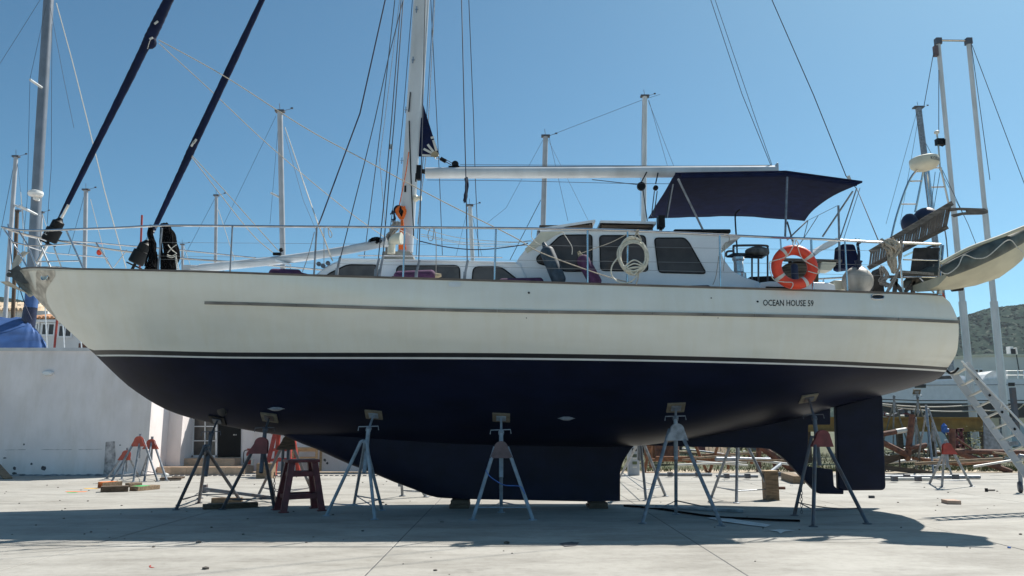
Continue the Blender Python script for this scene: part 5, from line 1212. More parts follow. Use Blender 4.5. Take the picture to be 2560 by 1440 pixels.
for a, b_ in (((1624, 1110), (1611, 1184)), ((1608, 1184), (1650, 1184)), ((1626, 1150), (1720, 1150)), ((1627, 1110), (1627, 1170)), ((1640, 1144), (1780, 1145))):
    obj('bar', MB().tube([P(*a, 27.3), P(*b_, 27.3)], .05, 8), m_rustl, a2)
tag(obj('rusty_drum', MB().lathe([(.45, 0), (.47, .02), (.47, .35), (.485, .37), (.47, .39), (.47, .75), (.44, .78)], P(1668, 1148, 32), n=20), m_rust), 'rusty brown drum standing in the weeds beneath the stern', 'drum')
tag(obj('rusty_drum', MB().lathe([(.45, 0), (.47, .02), (.47, .4), (.485, .42), (.47, .44), (.47, .85), (.44, .88)], P(1640, 1146, 33.5), n=20), m_rustl), 'taller rusty drum left of the other drum in the weeds', 'drum')
# scrap pipes lying in the weeds and along the edge of the concrete
ORD = ['first', 'second', 'third', 'fourth', 'fifth', 'sixth', 'seventh', 'eighth', 'ninth', 'tenth', 'eleventh', 'twelfth', 'thirteenth', 'fourteenth', 'fifteenth', 'sixteenth', 'seventeenth', 'eighteenth', 'nineteenth', 'twentieth']
rg = random.Random(21)
PIPE = [(m_tape, 'pale'), (m_galv, 'grey'), (m_rustl, 'rusty'), (m_wood, 'brown')]
for x0, x1, n, where in ((1690, 1960, 20, 'in the weeds under the stern'), (2215, 2560, 18, 'in the weeds right of the rudder')):
    for k in range(n):
        x = lerp(x0, x1, (k + .5) / n); y = rg.uniform(1124, 1160); L = rg.uniform(.8, 2.4); an = rg.uniform(-.5, .5)
        c = G(x, y, rg.uniform(.05, .6)); d = Vector((math.cos(an), math.sin(an), rg.uniform(-.15, .15))) * L / 2
        mt, cw = rg.choice(PIPE)
        tag(obj('scrap_pipe', MB().tube([c - d, c + d], rg.uniform(.025, .06), 8), mt), '%s scrap pipe, %s from the left %s' % (cw, ORD[k], where), 'pipe', 'scrap pipes in the weeds')
for x0, x1, y, r, mt, lab in ((1640, 1780, 1186, .045, m_galv, 'grey scaffold tube lying at the yard edge behind the tall grey stand'), (1790, 1895, 1190, .04, m_galv, 'grey scaffold tube lying at the yard edge behind the wooden crate'), (1905, 1965, 1186, .04, m_galv, 'short scaffold tube left of the timber block'), (2206, 2450, 1192, .05, m_galv, 'upper long scaffold tube lying right of the rudder'), (2206, 2325, 1197, .045, m_tape, 'lower pale scaffold tube lying right of the rudder')):
    t = thing('scaffold_tube', lab, 'scaffold tube', G((x0 + x1) / 2, y), 'scaffold tubes on the yard edge')
    obj('tube', MB().tube([G(x0, y, r + .01), G(x1, y + .6, r + .01)], r, 10), mt, t)
    for f in (.25, .75): obj('coupler', MB().box(G(lerp(x0, x1, f), y, .09), (.14, .14, .13)), m_galvd, t, smooth=0)
# yellow steel beam and machinery behind
yb = thing('steel_beam', 'long yellow steel beam behind the stands at right', 'beam', G(2330, 1140))
a, b_ = P(2010, 1061, 33), P(2470, 1061, 33)
obj('web', MB().beam(a, b_, .12, .46), m_yellow, yb, smooth=0); obj('flange', MB().beam(a + Vector((0, -.05, .26)), b_ + Vector((0, -.05, .26)), .4, .06), m_yellow, yb, smooth=0); obj('flange', MB().beam(a + Vector((0, -.05, -.26)), b_ + Vector((0, -.05, -.26)), .4, .06), m_yellow, yb, smooth=0)
for px in (2020, 2170, 2250, 2330, 2410, 2460):
    q = P(px, 1072, 33.1); obj('support', MB().box((q.x, 33.2, (q.z - .1) / 2), (.2, .2, q.z - .1)), m_woodd, yb, smooth=0)
tag(obj('blue_bundle', MB().ball(P(2361, 1072, 32), .17, 7, (.8, .7, 1.4)).ball(P(2367, 1076, 32), .13, 7, (1.2, .7, .8)), m_blue), 'bright blue plastic bundle on the yellow beam', 'bundle')
mf = thing('maroon_frame', 'maroon steel ladder frame standing before the yellow beam', 'frame', G(2395, 1150))
for a, b_ in (((2388, 1072), (2392, 1120)), ((2400, 1072), (2408, 1120)), ((2388, 1076), (2408, 1074)), ((2386, 1095), (2405, 1092)), ((2388, 1118), (2410, 1112)), ((2370, 1085), (2390, 1080))): obj('bar', MB().beam(P(*a, 30), P(*b_, 30), .1, .1), m_maroon, mf, smooth=0)
gp = thing('leaning_steel', 'grey steel plate leaning with a pointed top beside the crane pole', 'plate', G(2470, 1150))
obj('plate', MB().prism([P(x, y, 29) for x, y in ((2460, 1050), (2468, 1068), (2520, 1130), (2500, 1130), (2462, 1130))], (0, .06, 0)), m_galv, gp, smooth=0); obj('edge_bar', MB().tube([P(2461, 1050, 28.95), P(2518, 1124, 28.95)], .03, 8), m_tape, gp)
tag(obj('grey_post', MB().box(P(2537, 1030, 30), (.16, .16, 1.8)), m_galvd, smooth=0), 'dark grey upright post near the ladder at the right edge', 'post')
# machinery boxes in the gap beneath the far yacht
rg = random.Random(8)
SCR = [(m_tape, 'pale'), (m_galvd, 'dark grey'), (m_maroon, 'maroon'), (m_galv, 'grey'), (m_dark, 'black')]
for n, x0, x1, y0, y1, Ya, Yb, where in ((14, 2208, 2330, 1028, 1045, 35, 39, 'piled on the yellow beam'), (8, 2480, 2560, 1095, 1150, 29, 33, 'lying near the crane pole')):
    for k in range(n):
        p = P(lerp(x0, x1, (k + .5) / n), rg.uniform(y0, y1), rg.uniform(Ya, Yb)); mt, cw = rg.choice(SCR)
        tag(obj('scrap_part', MB().beam(p, p + Vector((rg.uniform(-.6, .6), .1, rg.uniform(-.15, .25))), rg.uniform(.06, .2), rg.uniform(.06, .2)), mt, smooth=0), 'small %s metal scrap, %s from the left %s' % (cw, ORD[k], where), 'scrap', 'metal scrap around the yellow beam')
for n, x0, x1, Ya, Yb, where in ((16, 1700, 1900, 36, 46, 'far behind the gap under the stern'),):
    for k in range(n):
        p = P(lerp(x0, x1, (k + .5) / n), rg.uniform(1108, 1122), rg.uniform(Ya, Yb)); p.z = max(p.z, .1); mt, cw = rg.choice(SCR)
        tag(obj('scrap_part', MB().beam(p, p + Vector((rg.uniform(-1.6, 1.6), .3, rg.uniform(-.15, .3))), rg.uniform(.1, .3), rg.uniform(.1, .35)), mt, smooth=0), '%s scrap piece, %s from the left %s' % (cw, ORD[k], where), 'scrap', 'scrap behind the stern gap')
pt_s = thing('pallet', 'grey wooden pallet leaning in the weeds behind the keel gap', 'pallet', G(1745, 1150))
for k in range(6):
    a = G(1730 + k * 9, 1152); obj('board', MB().beam(Vector((a.x, 33 , .05)), Vector((a.x + .25, 34.2, .75)), .13, .03), m_wood, pt_s, smooth=0)
# grass tufts and a bush
gm = MB(); rg = random.Random(3)
for k in range(26000):
    x = rg.uniform(-3, 30) if k % 5 else rg.uniform(10, 24); y = 28.0 + 14 * rg.random() ** 1.6; h = rg.uniform(.05, .22) * (1.3 if y > 32 else .9)
    if rg.random() < .45 + .4 * math.sin(x * .9 + y * .7): continue
    a = rg.uniform(0, 6.28); w_ = rg.uniform(.008, .022); lx_, ly_ = rg.uniform(-.12, .12), rg.uniform(-.12, .12)
    gm.add([(x - w_ * math.cos(a), y - w_ * math.sin(a), -.03), (x + w_ * math.cos(a), y + w_ * math.sin(a), -.03), (x + lx_, y + ly_, h)], [(0, 1, 2)])
o = obj('grass', gm, m_grass, smooth=0); o['kind'] = 'stuff'
def leafy(name, c, rx, rz, n, mat, lab, cat, seed, leaf=.07):
    rg = random.Random(seed); mb = MB(); t = thing(name, lab, cat, (c[0], c[1], 0))
    for k in range(n):
        v = Vector((rg.gauss(0, .45) * rx, rg.gauss(0, .45) * rx, abs(rg.gauss(.45, .3)) * rz)); p = Vector((c[0], c[1], c[2])) + v
        d = Vector((rg.uniform(-1, 1), rg.uniform(-1, 1), rg.uniform(-.5, 1))).normalized() * leaf * rg.uniform(.6, 1.4); e = d.orthogonal().normalized() * leaf * .4
        mb.add([p, p + d * .5 + e, p + d, p + d * .5 - e], [(0, 1, 2, 3)])
    f_ = obj('foliage', mb, mat, t, smooth=0); f_['kind'] = 'stuff'
    st_ = MB()
    for k in range(7): st_.tube([Vector(c), Vector(c) + Vector((rg.uniform(-.6, .6) * rx, rg.uniform(-.3, .3) * rx, rz * rg.uniform(.5, .9)))], .012, 5)
    obj('stem', st_, m_woodd, t)
p = P(2418, 1128, 31); leafy('weed_bush', (p.x, p.y, 0), .75, 1.15, 900, m_bush, 'yellow-green weed bush at the foot of the crane pole', 'bush', 2)
p = P(2215, 1130, 31); leafy('weed_bush', (p.x, p.y, 0), .6, .55, 500, m_grass, 'low green weed bush just right of the rudder', 'bush', 4)
p = P(1860, 1130, 33); leafy('weed_bush', (p.x, p.y, 0), .9, .7, 700, m_bush, 'dry weed bush behind the thin rusty trestle', 'bush', 5)

# ---- boarding ladder at the stern
ld = thing('boarding_ladder', 'aluminium boarding ladder with handrail leaning on the stern', 'ladder', G(2600, 1270))
LA, LB = P(2380, 928, 15.15), P(2618, 1262, 14.75)
RA, RB = P(2414, 908, 14.9), P(2668, 1250, 14.5)
obj('side_rail', MB().beam(LA, LB, .04, .12), m_bgmast, ld, smooth=0); obj('side_rail', MB().beam(RA, RB, .04, .12), m_bgmast, ld, smooth=0)
for k in range(12):
    t = .03 + k * .083; a, b_ = LA.lerp(LB, t), RA.lerp(RB, t); obj('rung', MB().beam(a, b_, .07, .025, up=(0, 0, 1)), m_tape, ld, smooth=0)
obj('handrail', MB().tube([P(2404, 902, 14.85), P(2680, 1190, 14.45)], .018, 8), m_alu, ld)
for t in (.35, .62, .9): obj('handrail_post', MB().tube([RA.lerp(RB, t), P(2404, 902, 14.85).lerp(P(2680, 1190, 14.45), t + .03)], .013, 6), m_alu, ld)
for k in range(5): obj('bolt_cap', MB().box(RA.lerp(RB, .12 + k * .125) + Vector((-.01, -.026, .0)), (.04, .01, .04), Matrix.Rotation(R(45), 3, 'Y')), m_black, ld, smooth=0)
obj('hook', MB().tube(crv([P(2366, 925, 15.0), P(2374, 932, 15.0), P(2386, 930, 15.0), P(2396, 920, 15.0)]), .022, 8), m_black, ld)
wt = thing('trolley_leg', 'grey steel leg with a castor wheel at the right edge', 'trolley', G(2552, 1233))
c = G(2552, 1232); obj('leg', MB().tube([c + Vector((.02, 0, .2)), P(2548, 1140, c.y)], .045, 10), m_galv, wt)
obj('wheel', MB().lathe([(.03, -.05), (.11, -.045), (.13, -.02), (.13, .02), (.11, .045), (.03, .05)], c + Vector((0, 0, .13)), (.9, -.4, 0), 18), m_galvd, wt); obj('arm', MB().tube([P(2548, 1140, c.y), P(2620, 1150, c.y)], .05, 8).tube([P(2620, 1150, c.y), P(2620, 1232, c.y)], .045, 8), m_galv, wt)

# ---- mast crane poles
cr = thing('mast_crane', 'pair of tall white crane poles joined by a bar at the top', 'crane', (18.5, 35, 0))
for (x0, y0), (x1, y1) in (((2345, 104), (2440, 1118)), ((2421, 104), (2520, 1118))):
    a = P(x0, y0, 35); b_ = P(x1, y1, 35); b_.z = 0; m_ = a.lerp(b_, .42)
    obj('pole', MB().tube([a, m_], .10, 10).tube([m_, a.lerp(b_, .64)], .125, 10).tube([a.lerp(b_, .64), b_], .16, 10), m_mast, cr)
    obj('pole_head', MB().box(a, (.26, .25, .3)), m_galvd, cr, smooth=0)
    obj('band', MB().lathe([(.165, -.12), (.165, .12)], a.lerp(b_, .88), (0, 0, 1), 12), m_stainl, cr)
obj('top_bar', MB().tube([P(2346, 101, 35), P(2421, 102, 35)], .05, 8), m_steel, cr)
obj('block', MB().box(P(2339, 128, 34.9), (.16, .2, .5)), m_pink, cr)
for pts in ([(2334, 132), (2310, 265)], [(2347, 175), (2347, 330)], [(2428, 110), (2475, 450)], [(2430, 112), (2565, 470)]): obj('stay', MB().tube([P(x, y, 34.9) for x, y in pts], .016, 5), m_wire, cr)
for y0, y1 in ((1009, 1012), (1012, 1028)): obj('tie_line', MB().tube(sag(P(2200, y0, 33), P(2440, y1 - 1, 34.8), .12), .025, 6), m_ropew, cr)
for a, b_ in (((2440, 1026), (2535, 1012)), ((2440, 1022), (2530, 1020)), ((2520, 1028), (2560, 1010))): obj('tie_line', MB().tube(sag(P(*a, 34.8), P(*b_, 33), .1), .025, 6), m_ropew, cr)

# ================================================================== FAR BOATS
m_farhull = M('white_far_hull', (.70, .72, .76), .35, var=.06)
fy = thing('far_yacht', 'white sailing yacht with a dark bottom standing far behind the stern', 'sailing boat', (24, 43, 0))
FY = 42.0
def far_poly(name, poly, dep, mat, Y=FY, bevel=0): return obj(name, MB().prism([P(x, y, Y) for x, y in poly], (0, dep, 0)), mat, fy, smooth=20, bevel=bevel)
far_poly('hull', ((2170, 993), (2195, 975), (2240, 962), (2290, 955), (2420, 953), (2600, 949), (2700, 948), (2700, 1008), (2300, 1008), (2170, 1004)), 3.2, m_farhull)
far_poly('bottom', ((2170, 1004.3), (2300, 1008.3), (2700, 1008.3), (2690, 1040), (2600, 1044), (2330, 1044), (2250, 1038), (2200, 1026)), 3.0, m_boot, FY + .08)
far_poly('boot_stripe', ((2175, 996), (2300, 1000.5), (2700, 999.5), (2700, 1001.5), (2300, 1002.5), (2175, 998)), .02, m_black, FY - .012)
obj('rubbing_line', MB().tube([P(2250, 963, FY - .02), P(2700, 961, FY - .02)], .012, 5), m_navyp, fy)
far_poly('coachroof', ((2285, 953), (2330, 939), (2362, 935), (2400, 938), (2450, 948), (2500, 950), (2500, 953)), 2.0, m_farhull, FY + .6)
far_poly('window', ((2295, 950), (2322, 942), (2376, 939), (2381, 947), (2330, 949)), .02, m_glass, FY + .57)
far_poly('sprayhood', ((2456, 949), (2466, 936), (2482, 927), (2505, 925), (2520, 926), (2520, 949)), 1.8, m_paper, FY + .7)
far_poly('deck_edge', ((2240, 956), (2420, 950), (2600, 946), (2600, 949), (2420, 953), (2290, 955)), 3.1, m_stripe, FY + .03)
for x, y, wd in ((2301, 965, 14), (2529, 961, 8)): far_poly('portlight', ((x - wd, y - 4.5), (x + wd, y - 4.5), (x + wd, y + 4.5), (x - wd, y + 4.5)), .02, m_glass, FY - .02)
for x0, x1 in ((2515, 2560),):
    for y in (927, 938): obj('lifeline', MB().tube([P(x0, y, FY + .3), P(x1 + 60, y, FY + .3)], .015, 5), m_steel, fy)
for px in (2545, 2560, 2600): obj('stanchion', MB().tube([P(px, 925, FY + .3), P(px, 949, FY + .3)], .02, 5), m_steel, fy)
far_poly('keel', ((2380, 1042), (2460, 1042), (2450, 1092), (2390, 1092)), .6, m_boot, FY + 1.3)
for px in (2290, 2500):
    q = P(px, 1046, FY + .5); obj('support', MB().tube([Vector((q.x, q.y, 0)), q], .06, 8), m_galv, fy)
# white building on the right with an uneven roof
wr = thing('white_building', 'white flat roofed building below the scrubby hill at right', 'building', (30, 62, 0))
BY = 60.0
obj('wall', MB().prism([P(x, y, BY) for x, y in ((2300, 900), (2405, 891), (2470, 886), (2500, 886), (2700, 890))] + [Vector((P(2700, 890, BY).x, BY, 0)), Vector((P(2300, 900, BY).x, BY, 0))], (0, 10, 0)), m_bwhite, wr, smooth=0)
obj('parapet', MB().prism([P(x, y, BY - .12) for x, y in ((2300, 898), (2405, 889), (2470, 884), (2700, 888), (2700, 893), (2470, 890), (2405, 896), (2300, 905))], (0, .118, 0)), m_cream, wr, smooth=0)
for x0, x1 in ((2431, 2445), (2448, 2456)): obj('window', MB().prism([P(x, y, BY - .05) for x, y in ((x0, 924), (x1, 924), (x1, 941), (x0, 941))], (0, .04, 0)), m_curtain, wr, smooth=0)
obj('window_frame', MB().beam(P(2446.5, 922, BY - .06), P(2446.5, 942, BY - .06), .04, .08, up=(1, 0, 0)).beam(P(2430, 923, BY - .06), P(2457, 923, BY - .06), .05, .08), m_pvc, wr, smooth=0)
obj('chimney', MB().box(P(2525, 878, BY + 1) , (.25, .5, .7)).box(P(2537, 879, BY + 1), (.08, .5, .6)), m_bwhite, wr, smooth=0); obj('air_conditioner', MB().box(P(2531, 879, BY + .8), (.3, .3, .4)), m_dark, wr, smooth=0)
tube_px('aerial', [(2491, 887), (2491, 852)], .07, m_galv, BY + 1, wr); tube_px('aerial', [(2541, 887), (2548, 930)], .04, m_wire, BY - .3, wr)

# other sailing boats whose masts show above the yacht
farhull_me = None
def mast_boat(top, bot, wpx, Y, lab, mat=m_mast, spreaders=(), stays=(), head=True, extra=None):
    """a laid up boat: hull hidden behind the yacht, its mast standing above"""
    a, b_ = P(*top, Y), P(*bot, Y); d = (a - b_); base = b_ - d * ((b_.z - 2.6) / d.z)
    t = thing('moored_sailboat', lab, 'sailing boat', (base.x, Y, 0), 'sailing boats laid up behind the yacht')
    r = wpx / 2 * Y / 2000 * 1.02
    mt = obj('mast', MB().tube([base, a], r, 10), mat, t, smooth=50)
    if head:
        obj('masthead', MB().box(a + Vector((0, 0, .04)), (r * 3.4, r * 2, .10)).tube([a, a + Vector((-.05, 0, .45))], .014, 5).tube([a + Vector((r, 0, .06)), a + Vector((r + .45, 0, .18))], .012, 5).box(a + Vector((r + .45, 0, .2)), (.12, .04, .08)), m_galvd, mt)
    for x0, y0, x1, y1 in spreaders: obj('spreader', MB().tube([P(x0, y0, Y), P(x1, y1, Y)], .05 * max(1, Y / 40), 8), m_mast, mt)
    for st_ in stays:
        obj('stay', MB().tube([P(x, y, Y + .05 * k) for k, (x, y) in enumerate(st_[0])], st_[1] * Y / 2000, 5), st_[2], t)
    # hull on the hard
    hb_ = MB(); rows = []
    for i in range(13):
        s = i / 12; X = base.x - 4.6 + 9.2 * s; bw_ = 1.5 * math.sin(math.pi * (.06 + .80 * s)) ** .7; zt_ = 2.75 - .25 * s
        rows.append([Vector((X, Y + bw_ * math.sin(an), zt_ - 1.5 * (1 - abs(math.sin(an))) ** .8 * (.55 + .45 * math.sin(math.pi * s)))) for an in [R(-90 + 15 * j) for j in range(13)]])
    hb_.grid(rows); hb_.add([q for q in rows[0]], [tuple(range(13))]); hb_.add([q for q in rows[-1]], [tuple(range(13))])
    for i in range(12): hb_.add([rows[i][0], rows[i + 1][0], rows[i + 1][12], rows[i][12]], [(0, 1, 2, 3)])
    obj('hull', hb_, m_farhull, t, smooth=50)
    obj('keel', MB().prism([Vector((base.x - 1, Y - .15, 1.4)), Vector((base.x + 1.2, Y - .15, 1.4)), Vector((base.x + 1, Y - .15, 0.05)), Vector((base.x - .4, Y - .15, .05))], (0, .3, 0)), m_boot, t, smooth=0)
    return t, mt
W1 = .9
mast_boat((40, 393), (14, 770), 10, 44, 'laid up boat with a thin pale mast at the far left edge', m_bgmast, [(35, 512, 97, 538)], [([(42, 395), (70, 640)], .7, m_steel), ([(38, 395), (-10, 640)], .6, m_wire), ([(52, 480), (64, 660)], .9, m_ropew)])
mast_boat((43, 528), (33, 770), 9, 50, 'laid up boat with a dark brown mast at the far left', m_woodd, (), [])
mast_boat((103, 532), (98, 690), 8, 58, 'laid up boat with a short grey mast right of the mast with radar', m_bgmast, (), [([(106, 535), (126, 600)], .8, m_ropew)])
mast_boat((215, 476), (211, 700), 10, 48, 'laid up boat whose pale mast shows behind the bow pulpit', m_bgmast, (), [([(226, 498), (268, 660)], .8, m_ropew), ([(213, 480), (170, 640)], .5, m_wire)])
mast_boat((355, 538), (349, 680), 5, 62, 'laid up boat with a thin red mast behind the foredeck', m_red, (), [], False)
mast_boat((541, 490), (538, 700), 8, 52, 'laid up boat with a grey mast behind the foredeck, left of the tall one', m_bgmast, (), [([(546, 524), (590, 660)], .8, m_ropew), ([(538, 495), (440, 680)], .4, m_wire)])
mast_boat((700, 280), (708, 700), 14, 38, 'laid up boat with a tall grey mast left of the main mast', m_bgmast, [(677, 482, 706, 497)], [([(712, 335), (758, 500), (792, 580)], .5, m_wire), ([(698, 285), (675, 560)], .4, m_wire), ([(690, 290), (560, 560)], .4, m_wire)])
mast_boat((456, 612), (457, 700), 6, 66, 'laid up boat with the lowest grey mast behind the black rope bundles', m_bgmast, (), [([(460, 616), (475, 660)], .6, m_ropew)])
mast_boat((1175, 515), (1184, 700), 10, 46, 'laid up boat with a short leaning grey mast right of the main mast', m_alu, (), [([(1178, 530), (1205, 640)], .5, m_wire), ([(1170, 520), (1140, 640)], .4, m_wire)])
mast_boat((1364, 342), (1354, 700), 13, 42, 'laid up boat with a white mast above the solar panels', m_bgmast, (), [([(1372, 340), (1420, 553)], .5, m_wire), ([(1368, 345), (1470, 550)], .4, m_wire), ([(1360, 345), (1265, 520), (1215, 560)], .4, m_wire), ([(1372, 340), (1605, 250)], .5, m_wire), ([(1352, 500), (1275, 650)], .9, m_wire)])
mast_boat((1612, 242), (1608, 700), 13, 45, 'laid up boat with a white mast rising behind the boom', m_mast, (), [([(1620, 250), (1690, 430)], .5, m_wire), ([(1622, 250), (1670, 420)], .5, m_wire), ([(1606, 250), (1600, 540)], .4, m_wire), ([(1650, 236), (1612, 248)], .5, m_wire)])
mast_boat((2296, 270), (2340, 620), 15, 52, 'laid up boat with a leaning grey mast behind the radar tower', m_galv, (), [([(2300, 330), (2410, 540)], .7, m_wire), ([(2292, 280), (2215, 560)], .5, m_wire), ([(2295, 300), (2250, 560)], .5, m_wire)])
# boat under the blue tarp with the big mast and radome
TY = 37.0
tt = thing('covered_boat', 'boat under a bright blue tarp behind the white wall with a big grey mast', 'sailing boat', (P(40, 900, TY).x, TY, 0))
ridge = [P(x, y, TY + .2) for x, y in ((-160, 800), (-40, 795), (0, 794), (55, 793), (66, 800), (72, 812))]
eave = [P(x, y, TY - 1.7) for x, y in ((-160, 872), (-40, 872), (0, 872), (60, 874), (95, 874), (118, 876))]
rows = []
for k in range(9):
    f = k / 8; row = []
    for i in range(6):
        for m in range(4):
            j = min(i + 1, 5); u = m / 4; a = ridge[i].lerp(ridge[j], u); b_ = eave[i].lerp(eave[j], u); p = a.lerp(b_, f); p.z += .22 * math.sin(math.pi * f) + .04 * math.sin(i * 4 + m * 1.7 + k * 1.3); row.append(p)
    rows.append(row)
obj('tarp', MB().grid(rows, flip=True), m_tarp, tt, smooth=60)
rows2 = [[Vector((p.x - 1.9 * k / 8, 2 * (TY + .2) - p.y, p.z)) for p in row] for k, row in enumerate(rows)]; obj('tarp', MB().grid(rows2), m_tarp, tt, smooth=60)
obj('tarp', MB().grid([[rows[k][-1], rows2[k][-1]] for k in range(9)]), m_tarp, tt, smooth=60)
zt_ = eave[2].z
obj('hull', MB().prism([Vector((P(-160, 870, TY).x, TY - 1.6, zt_ - .1)), Vector((P(112, 870, TY).x, TY - 1.6, zt_ - .1)), Vector((P(90, 870, TY).x, TY - 1.3, 1.4)), Vector((P(-140, 870, TY).x, TY - 1.3, 1.4))], (0, 3.4, 0)), m_farhull, tt, smooth=0)
obj('keel', MB().box((P(-20, 870, TY).x, TY + .2, .7), (2.4, .4, 1.4)), m_boot, tt, smooth=0)
ma, mb_ = P(124, -40, TY), P(72, 812, TY)
bmst = obj('mast', MB().tube([mb_, ma], .235, 14), M('grey_anodised_mast', (.20, .22, .25), .4, .4, var=.12, scale=2), tt, smooth=50)
obj('mast_coat', MB().tube([P(76, 770, TY), P(70, 815, TY)], .30, 14), m_navyp, bmst); obj('mast_sleeve', MB().tube([P(82, 705, TY), P(77, 770, TY)], .285, 14), m_tarp, bmst)
obj('radome', MB().lathe([(.12, -.14), (.30, -.1), (.34, 0), (.31, .12), (.2, .16)], P(89, 485, TY - .4), n=20).box(P(91, 497, TY - .3), (.16, .3, .14)), m_paper, bmst)
for s_ in ((75, 199, 112, 224), (48, 514, 98, 540)): obj('spreader', MB().tube([P(s_[0], s_[1], TY - 1), P(s_[2], s_[3], TY)], .06, 8), m_mast, bmst)
for pts, r, mt in (([(116, 12), (75, 197), (68, 500), (40, 790)], .5, m_wire), ([(141, 8), (180, 150), (218, 300), (262, 480), (315, 670)], 1.3, m_ropew), ([(100, 0), (50, 80), (-20, 190)], .5, m_wire), ([(126, 20), (160, 200), (185, 320)], .5, m_wire), ([(130, 60), (128, 420), (118, 560)], .6, m_wire), ([(20, 560), (30, 660), (62, 760), (80, 800)], 1.2, m_navyp)):
    obj('stay', MB().tube([P(x, y, TY - .4) for x, y in pts], r * TY / 2000, 5), mt, tt)
for k in range(3): obj('boat_rail', MB().tube([P(lerp(112, 200, k / 2), lerp(790, 868, k / 2) - 40, TY - 1.6), P(lerp(118, 205, k / 2), 878, TY - 1.6)], .03, 6), m_alu, tt)
# white house far left
HY = 50.0
hs = thing('white_house', 'white house with sliding windows and a tiled roof at far left', 'house', (P(100, 880, HY).x, HY, 0))
hx0, hx1 = P(60, 830, HY).x, P(203, 830, HY).x; hz1 = P(100, 800, HY).z
obj('wall', MB().box(((hx0 + hx1) / 2, HY + 2, hz1 / 2), (hx1 - hx0, 4, hz1)), m_bwhite, hs, smooth=0)
for x0, x1 in ((86, 95), (106, 135), (148, 178)):
    a, b_ = P(x0, 809 + (x0 - 106) * .1, HY - .04), P(x1, 838 + (x0 - 106) * .1, HY - .04); wn = obj('window', MB().box(((a.x + b_.x) / 2, HY - .025, (a.z + b_.z) / 2), (b_.x - a.x, .04, a.z - b_.z)), m_glass, hs, smooth=0)
    for q in (a.x, (a.x + b_.x) / 2, b_.x): obj('frame', MB().box((q, HY - .06, (a.z + b_.z) / 2), (.1, .04, a.z - b_.z + .1)), m_pvc, wn, smooth=0)
    for q in (a.z, b_.z): obj('frame', MB().box(((a.x + b_.x) / 2, HY - .07, q), (b_.x - a.x + .1, .04, .1)), m_pvc, wn, smooth=0)
obj('cornice', MB().box(((hx0 + hx1) / 2, HY - .1, P(100, 803, HY).z), (hx1 - hx0, .24, .16)), m_pvc, hs, smooth=0)
rz0, rz1 = P(100, 797, HY).z, P(100, 766, HY + 2).z
rf_ = obj('roof', MB().prism([Vector((P(80, 800, HY).x, HY - .3, rz0)), Vector((P(80, 800, HY).x, HY + 5, rz1)), Vector((P(80, 800, HY).x, HY + 9, rz0))], (4.2, 0, 0)), m_roof, hs, smooth=0)
for k in range(16):
    x = P(80, 800, HY).x + .13 + k * .26; obj('tile', MB().tube([Vector((x, HY - .32, rz0 + .04)), Vector((x, HY + 4.9, rz1 + .04))], .10, 6), m_roof, rf_)
hw2 = thing('low_house', 'low pale house with a weathered tile roof behind the blue tarp', 'house', (P(20, 800, 56).x, 56, 0))
zz = P(20, 777, 56).z; obj('wall', MB().box((P(-40, 780, 56).x, 59, zz / 2), (9, 6, zz)), m_bwhite, hw2, smooth=0)
zt2 = P(20, 755, 58).z; x0_ = P(-190, 780, 56).x; rf2 = obj('roof', MB().prism([Vector((x0_, 55.6, zz)), Vector((x0_, 59, zt2)), Vector((x0_, 62.4, zz))], (P(88, 770, 56).x - x0_, 0, 0)), m_roofl, hw2, smooth=0)
for k in range(26):
    x = P(88, 770, 56).x - .15 - k * .3; obj('tile', MB().tube([Vector((x, 55.55, zz + .04)), Vector((x, 58.9, zt2 + .04))], .11, 6), m_roofl, rf2)
tag(obj('red_post', MB().tube([Vector((P(143, 800, 49).x, 49, 0)), P(143, 798, 49)], .07, 8), m_red), 'red post in front of the white house windows', 'post')
tag(obj('brown_gable', MB().box((P(215, 870, 47).x, 48, P(215, 858, 47).z / 2), (.9, 2, P(215, 858, 47).z)), m_rust, smooth=0), 'rusty brown hut end just left of the hull at the wall top', 'hut')

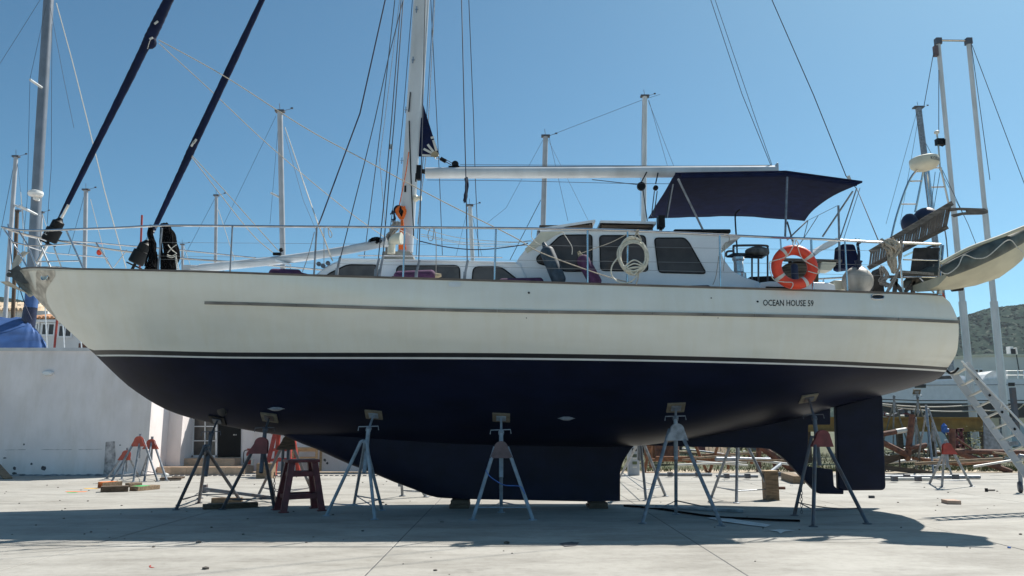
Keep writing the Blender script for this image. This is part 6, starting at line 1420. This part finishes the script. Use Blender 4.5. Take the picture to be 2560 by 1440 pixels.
# ================================================================== HILLS
hm = MB(); rows = []
rg = random.Random(12)
prof = [(1850, 1050), (2050, 905), (2180, 850), (2250, 832), (2330, 815), (2395, 803), (2440, 792), (2470, 782), (2520, 776), (2560, 772), (2640, 770), (2750, 785), (2900, 820)]
NXh, NYh = 100, 16
for j in range(NYh + 1):
    f = j / NYh; Y = 300 + 160 * f; row = []
    for i in range(NXh + 1):
        px = lerp(1850, 2950, i / NXh); top = P(px, itp(prof, px), 460).z
        z = top * math.sin(f * math.pi / 2) ** .9 + rg.uniform(-1, 1) * .9 * (1 if f < 1 else 1.2); row.append(Vector((P(px, 800, Y).x, Y, max(z, -1) if j else -1)))
    rows.append(row)
hm.grid(rows, flip=True)
o = obj('hill', hm, m_hill, smooth=180); o['kind'] = 'structure'
hm = MB(); rows = []
for j in range(5):
    f = j / 4; Y = 300 + 60 * f; rows.append([Vector((P(px, 760, Y).x, Y, -1 + f * (P(px, itp([(-300, 735), (0, 742), (40, 748), (120, 765), (260, 800)], px), 360).z + 1))) for px in range(-300, 280, 20)])
hm.grid(rows, flip=True); o = obj('hill', hm, m_hill, smooth=180); o['kind'] = 'structure'
sb = MB(); rg = random.Random(31)
for k in range(1500):
    i, j = rg.randrange(NXh), rg.randrange(1, NYh); idx = rows  # scrub clumps over the right hill
    px = rg.uniform(2300, 2700); f = rg.random() ** .8; Y = 300 + 160 * f; top = P(px, itp(prof, px), 460).z
    z = top * math.sin(f * math.pi / 2) ** .9; r = rg.uniform(.4, 1.0) * (2.0 if f > .95 else 1)
    sb.ball((P(px, 800, Y).x, Y, z + r * .2), r, 6, (1.2, 1, .8))
o = obj('scrub', sb, m_scrub, smooth=60); o['kind'] = 'stuff'

# ================================================================== HAZE
hz_ = MB().box((0, 420, 26.5), (1700, 980, 63))
o = obj('haze', hz_, [], smooth=0); o['kind'] = 'stuff'
hm_ = bpy.data.materials.new('pale_haze'); hm_.use_nodes = True
hn = hm_.node_tree; hn.nodes.remove(hn.nodes['Principled BSDF'])
pv = hn.nodes.new('ShaderNodeVolumePrincipled'); pv.inputs['Color'].default_value = (.80, .87, .95, 1); pv.inputs['Density'].default_value = .0002; pv.inputs['Anisotropy'].default_value = .2
hn.links.new(pv.outputs[0], hn.nodes['Material Output'].inputs['Volume']); o.data.materials.append(hm_)
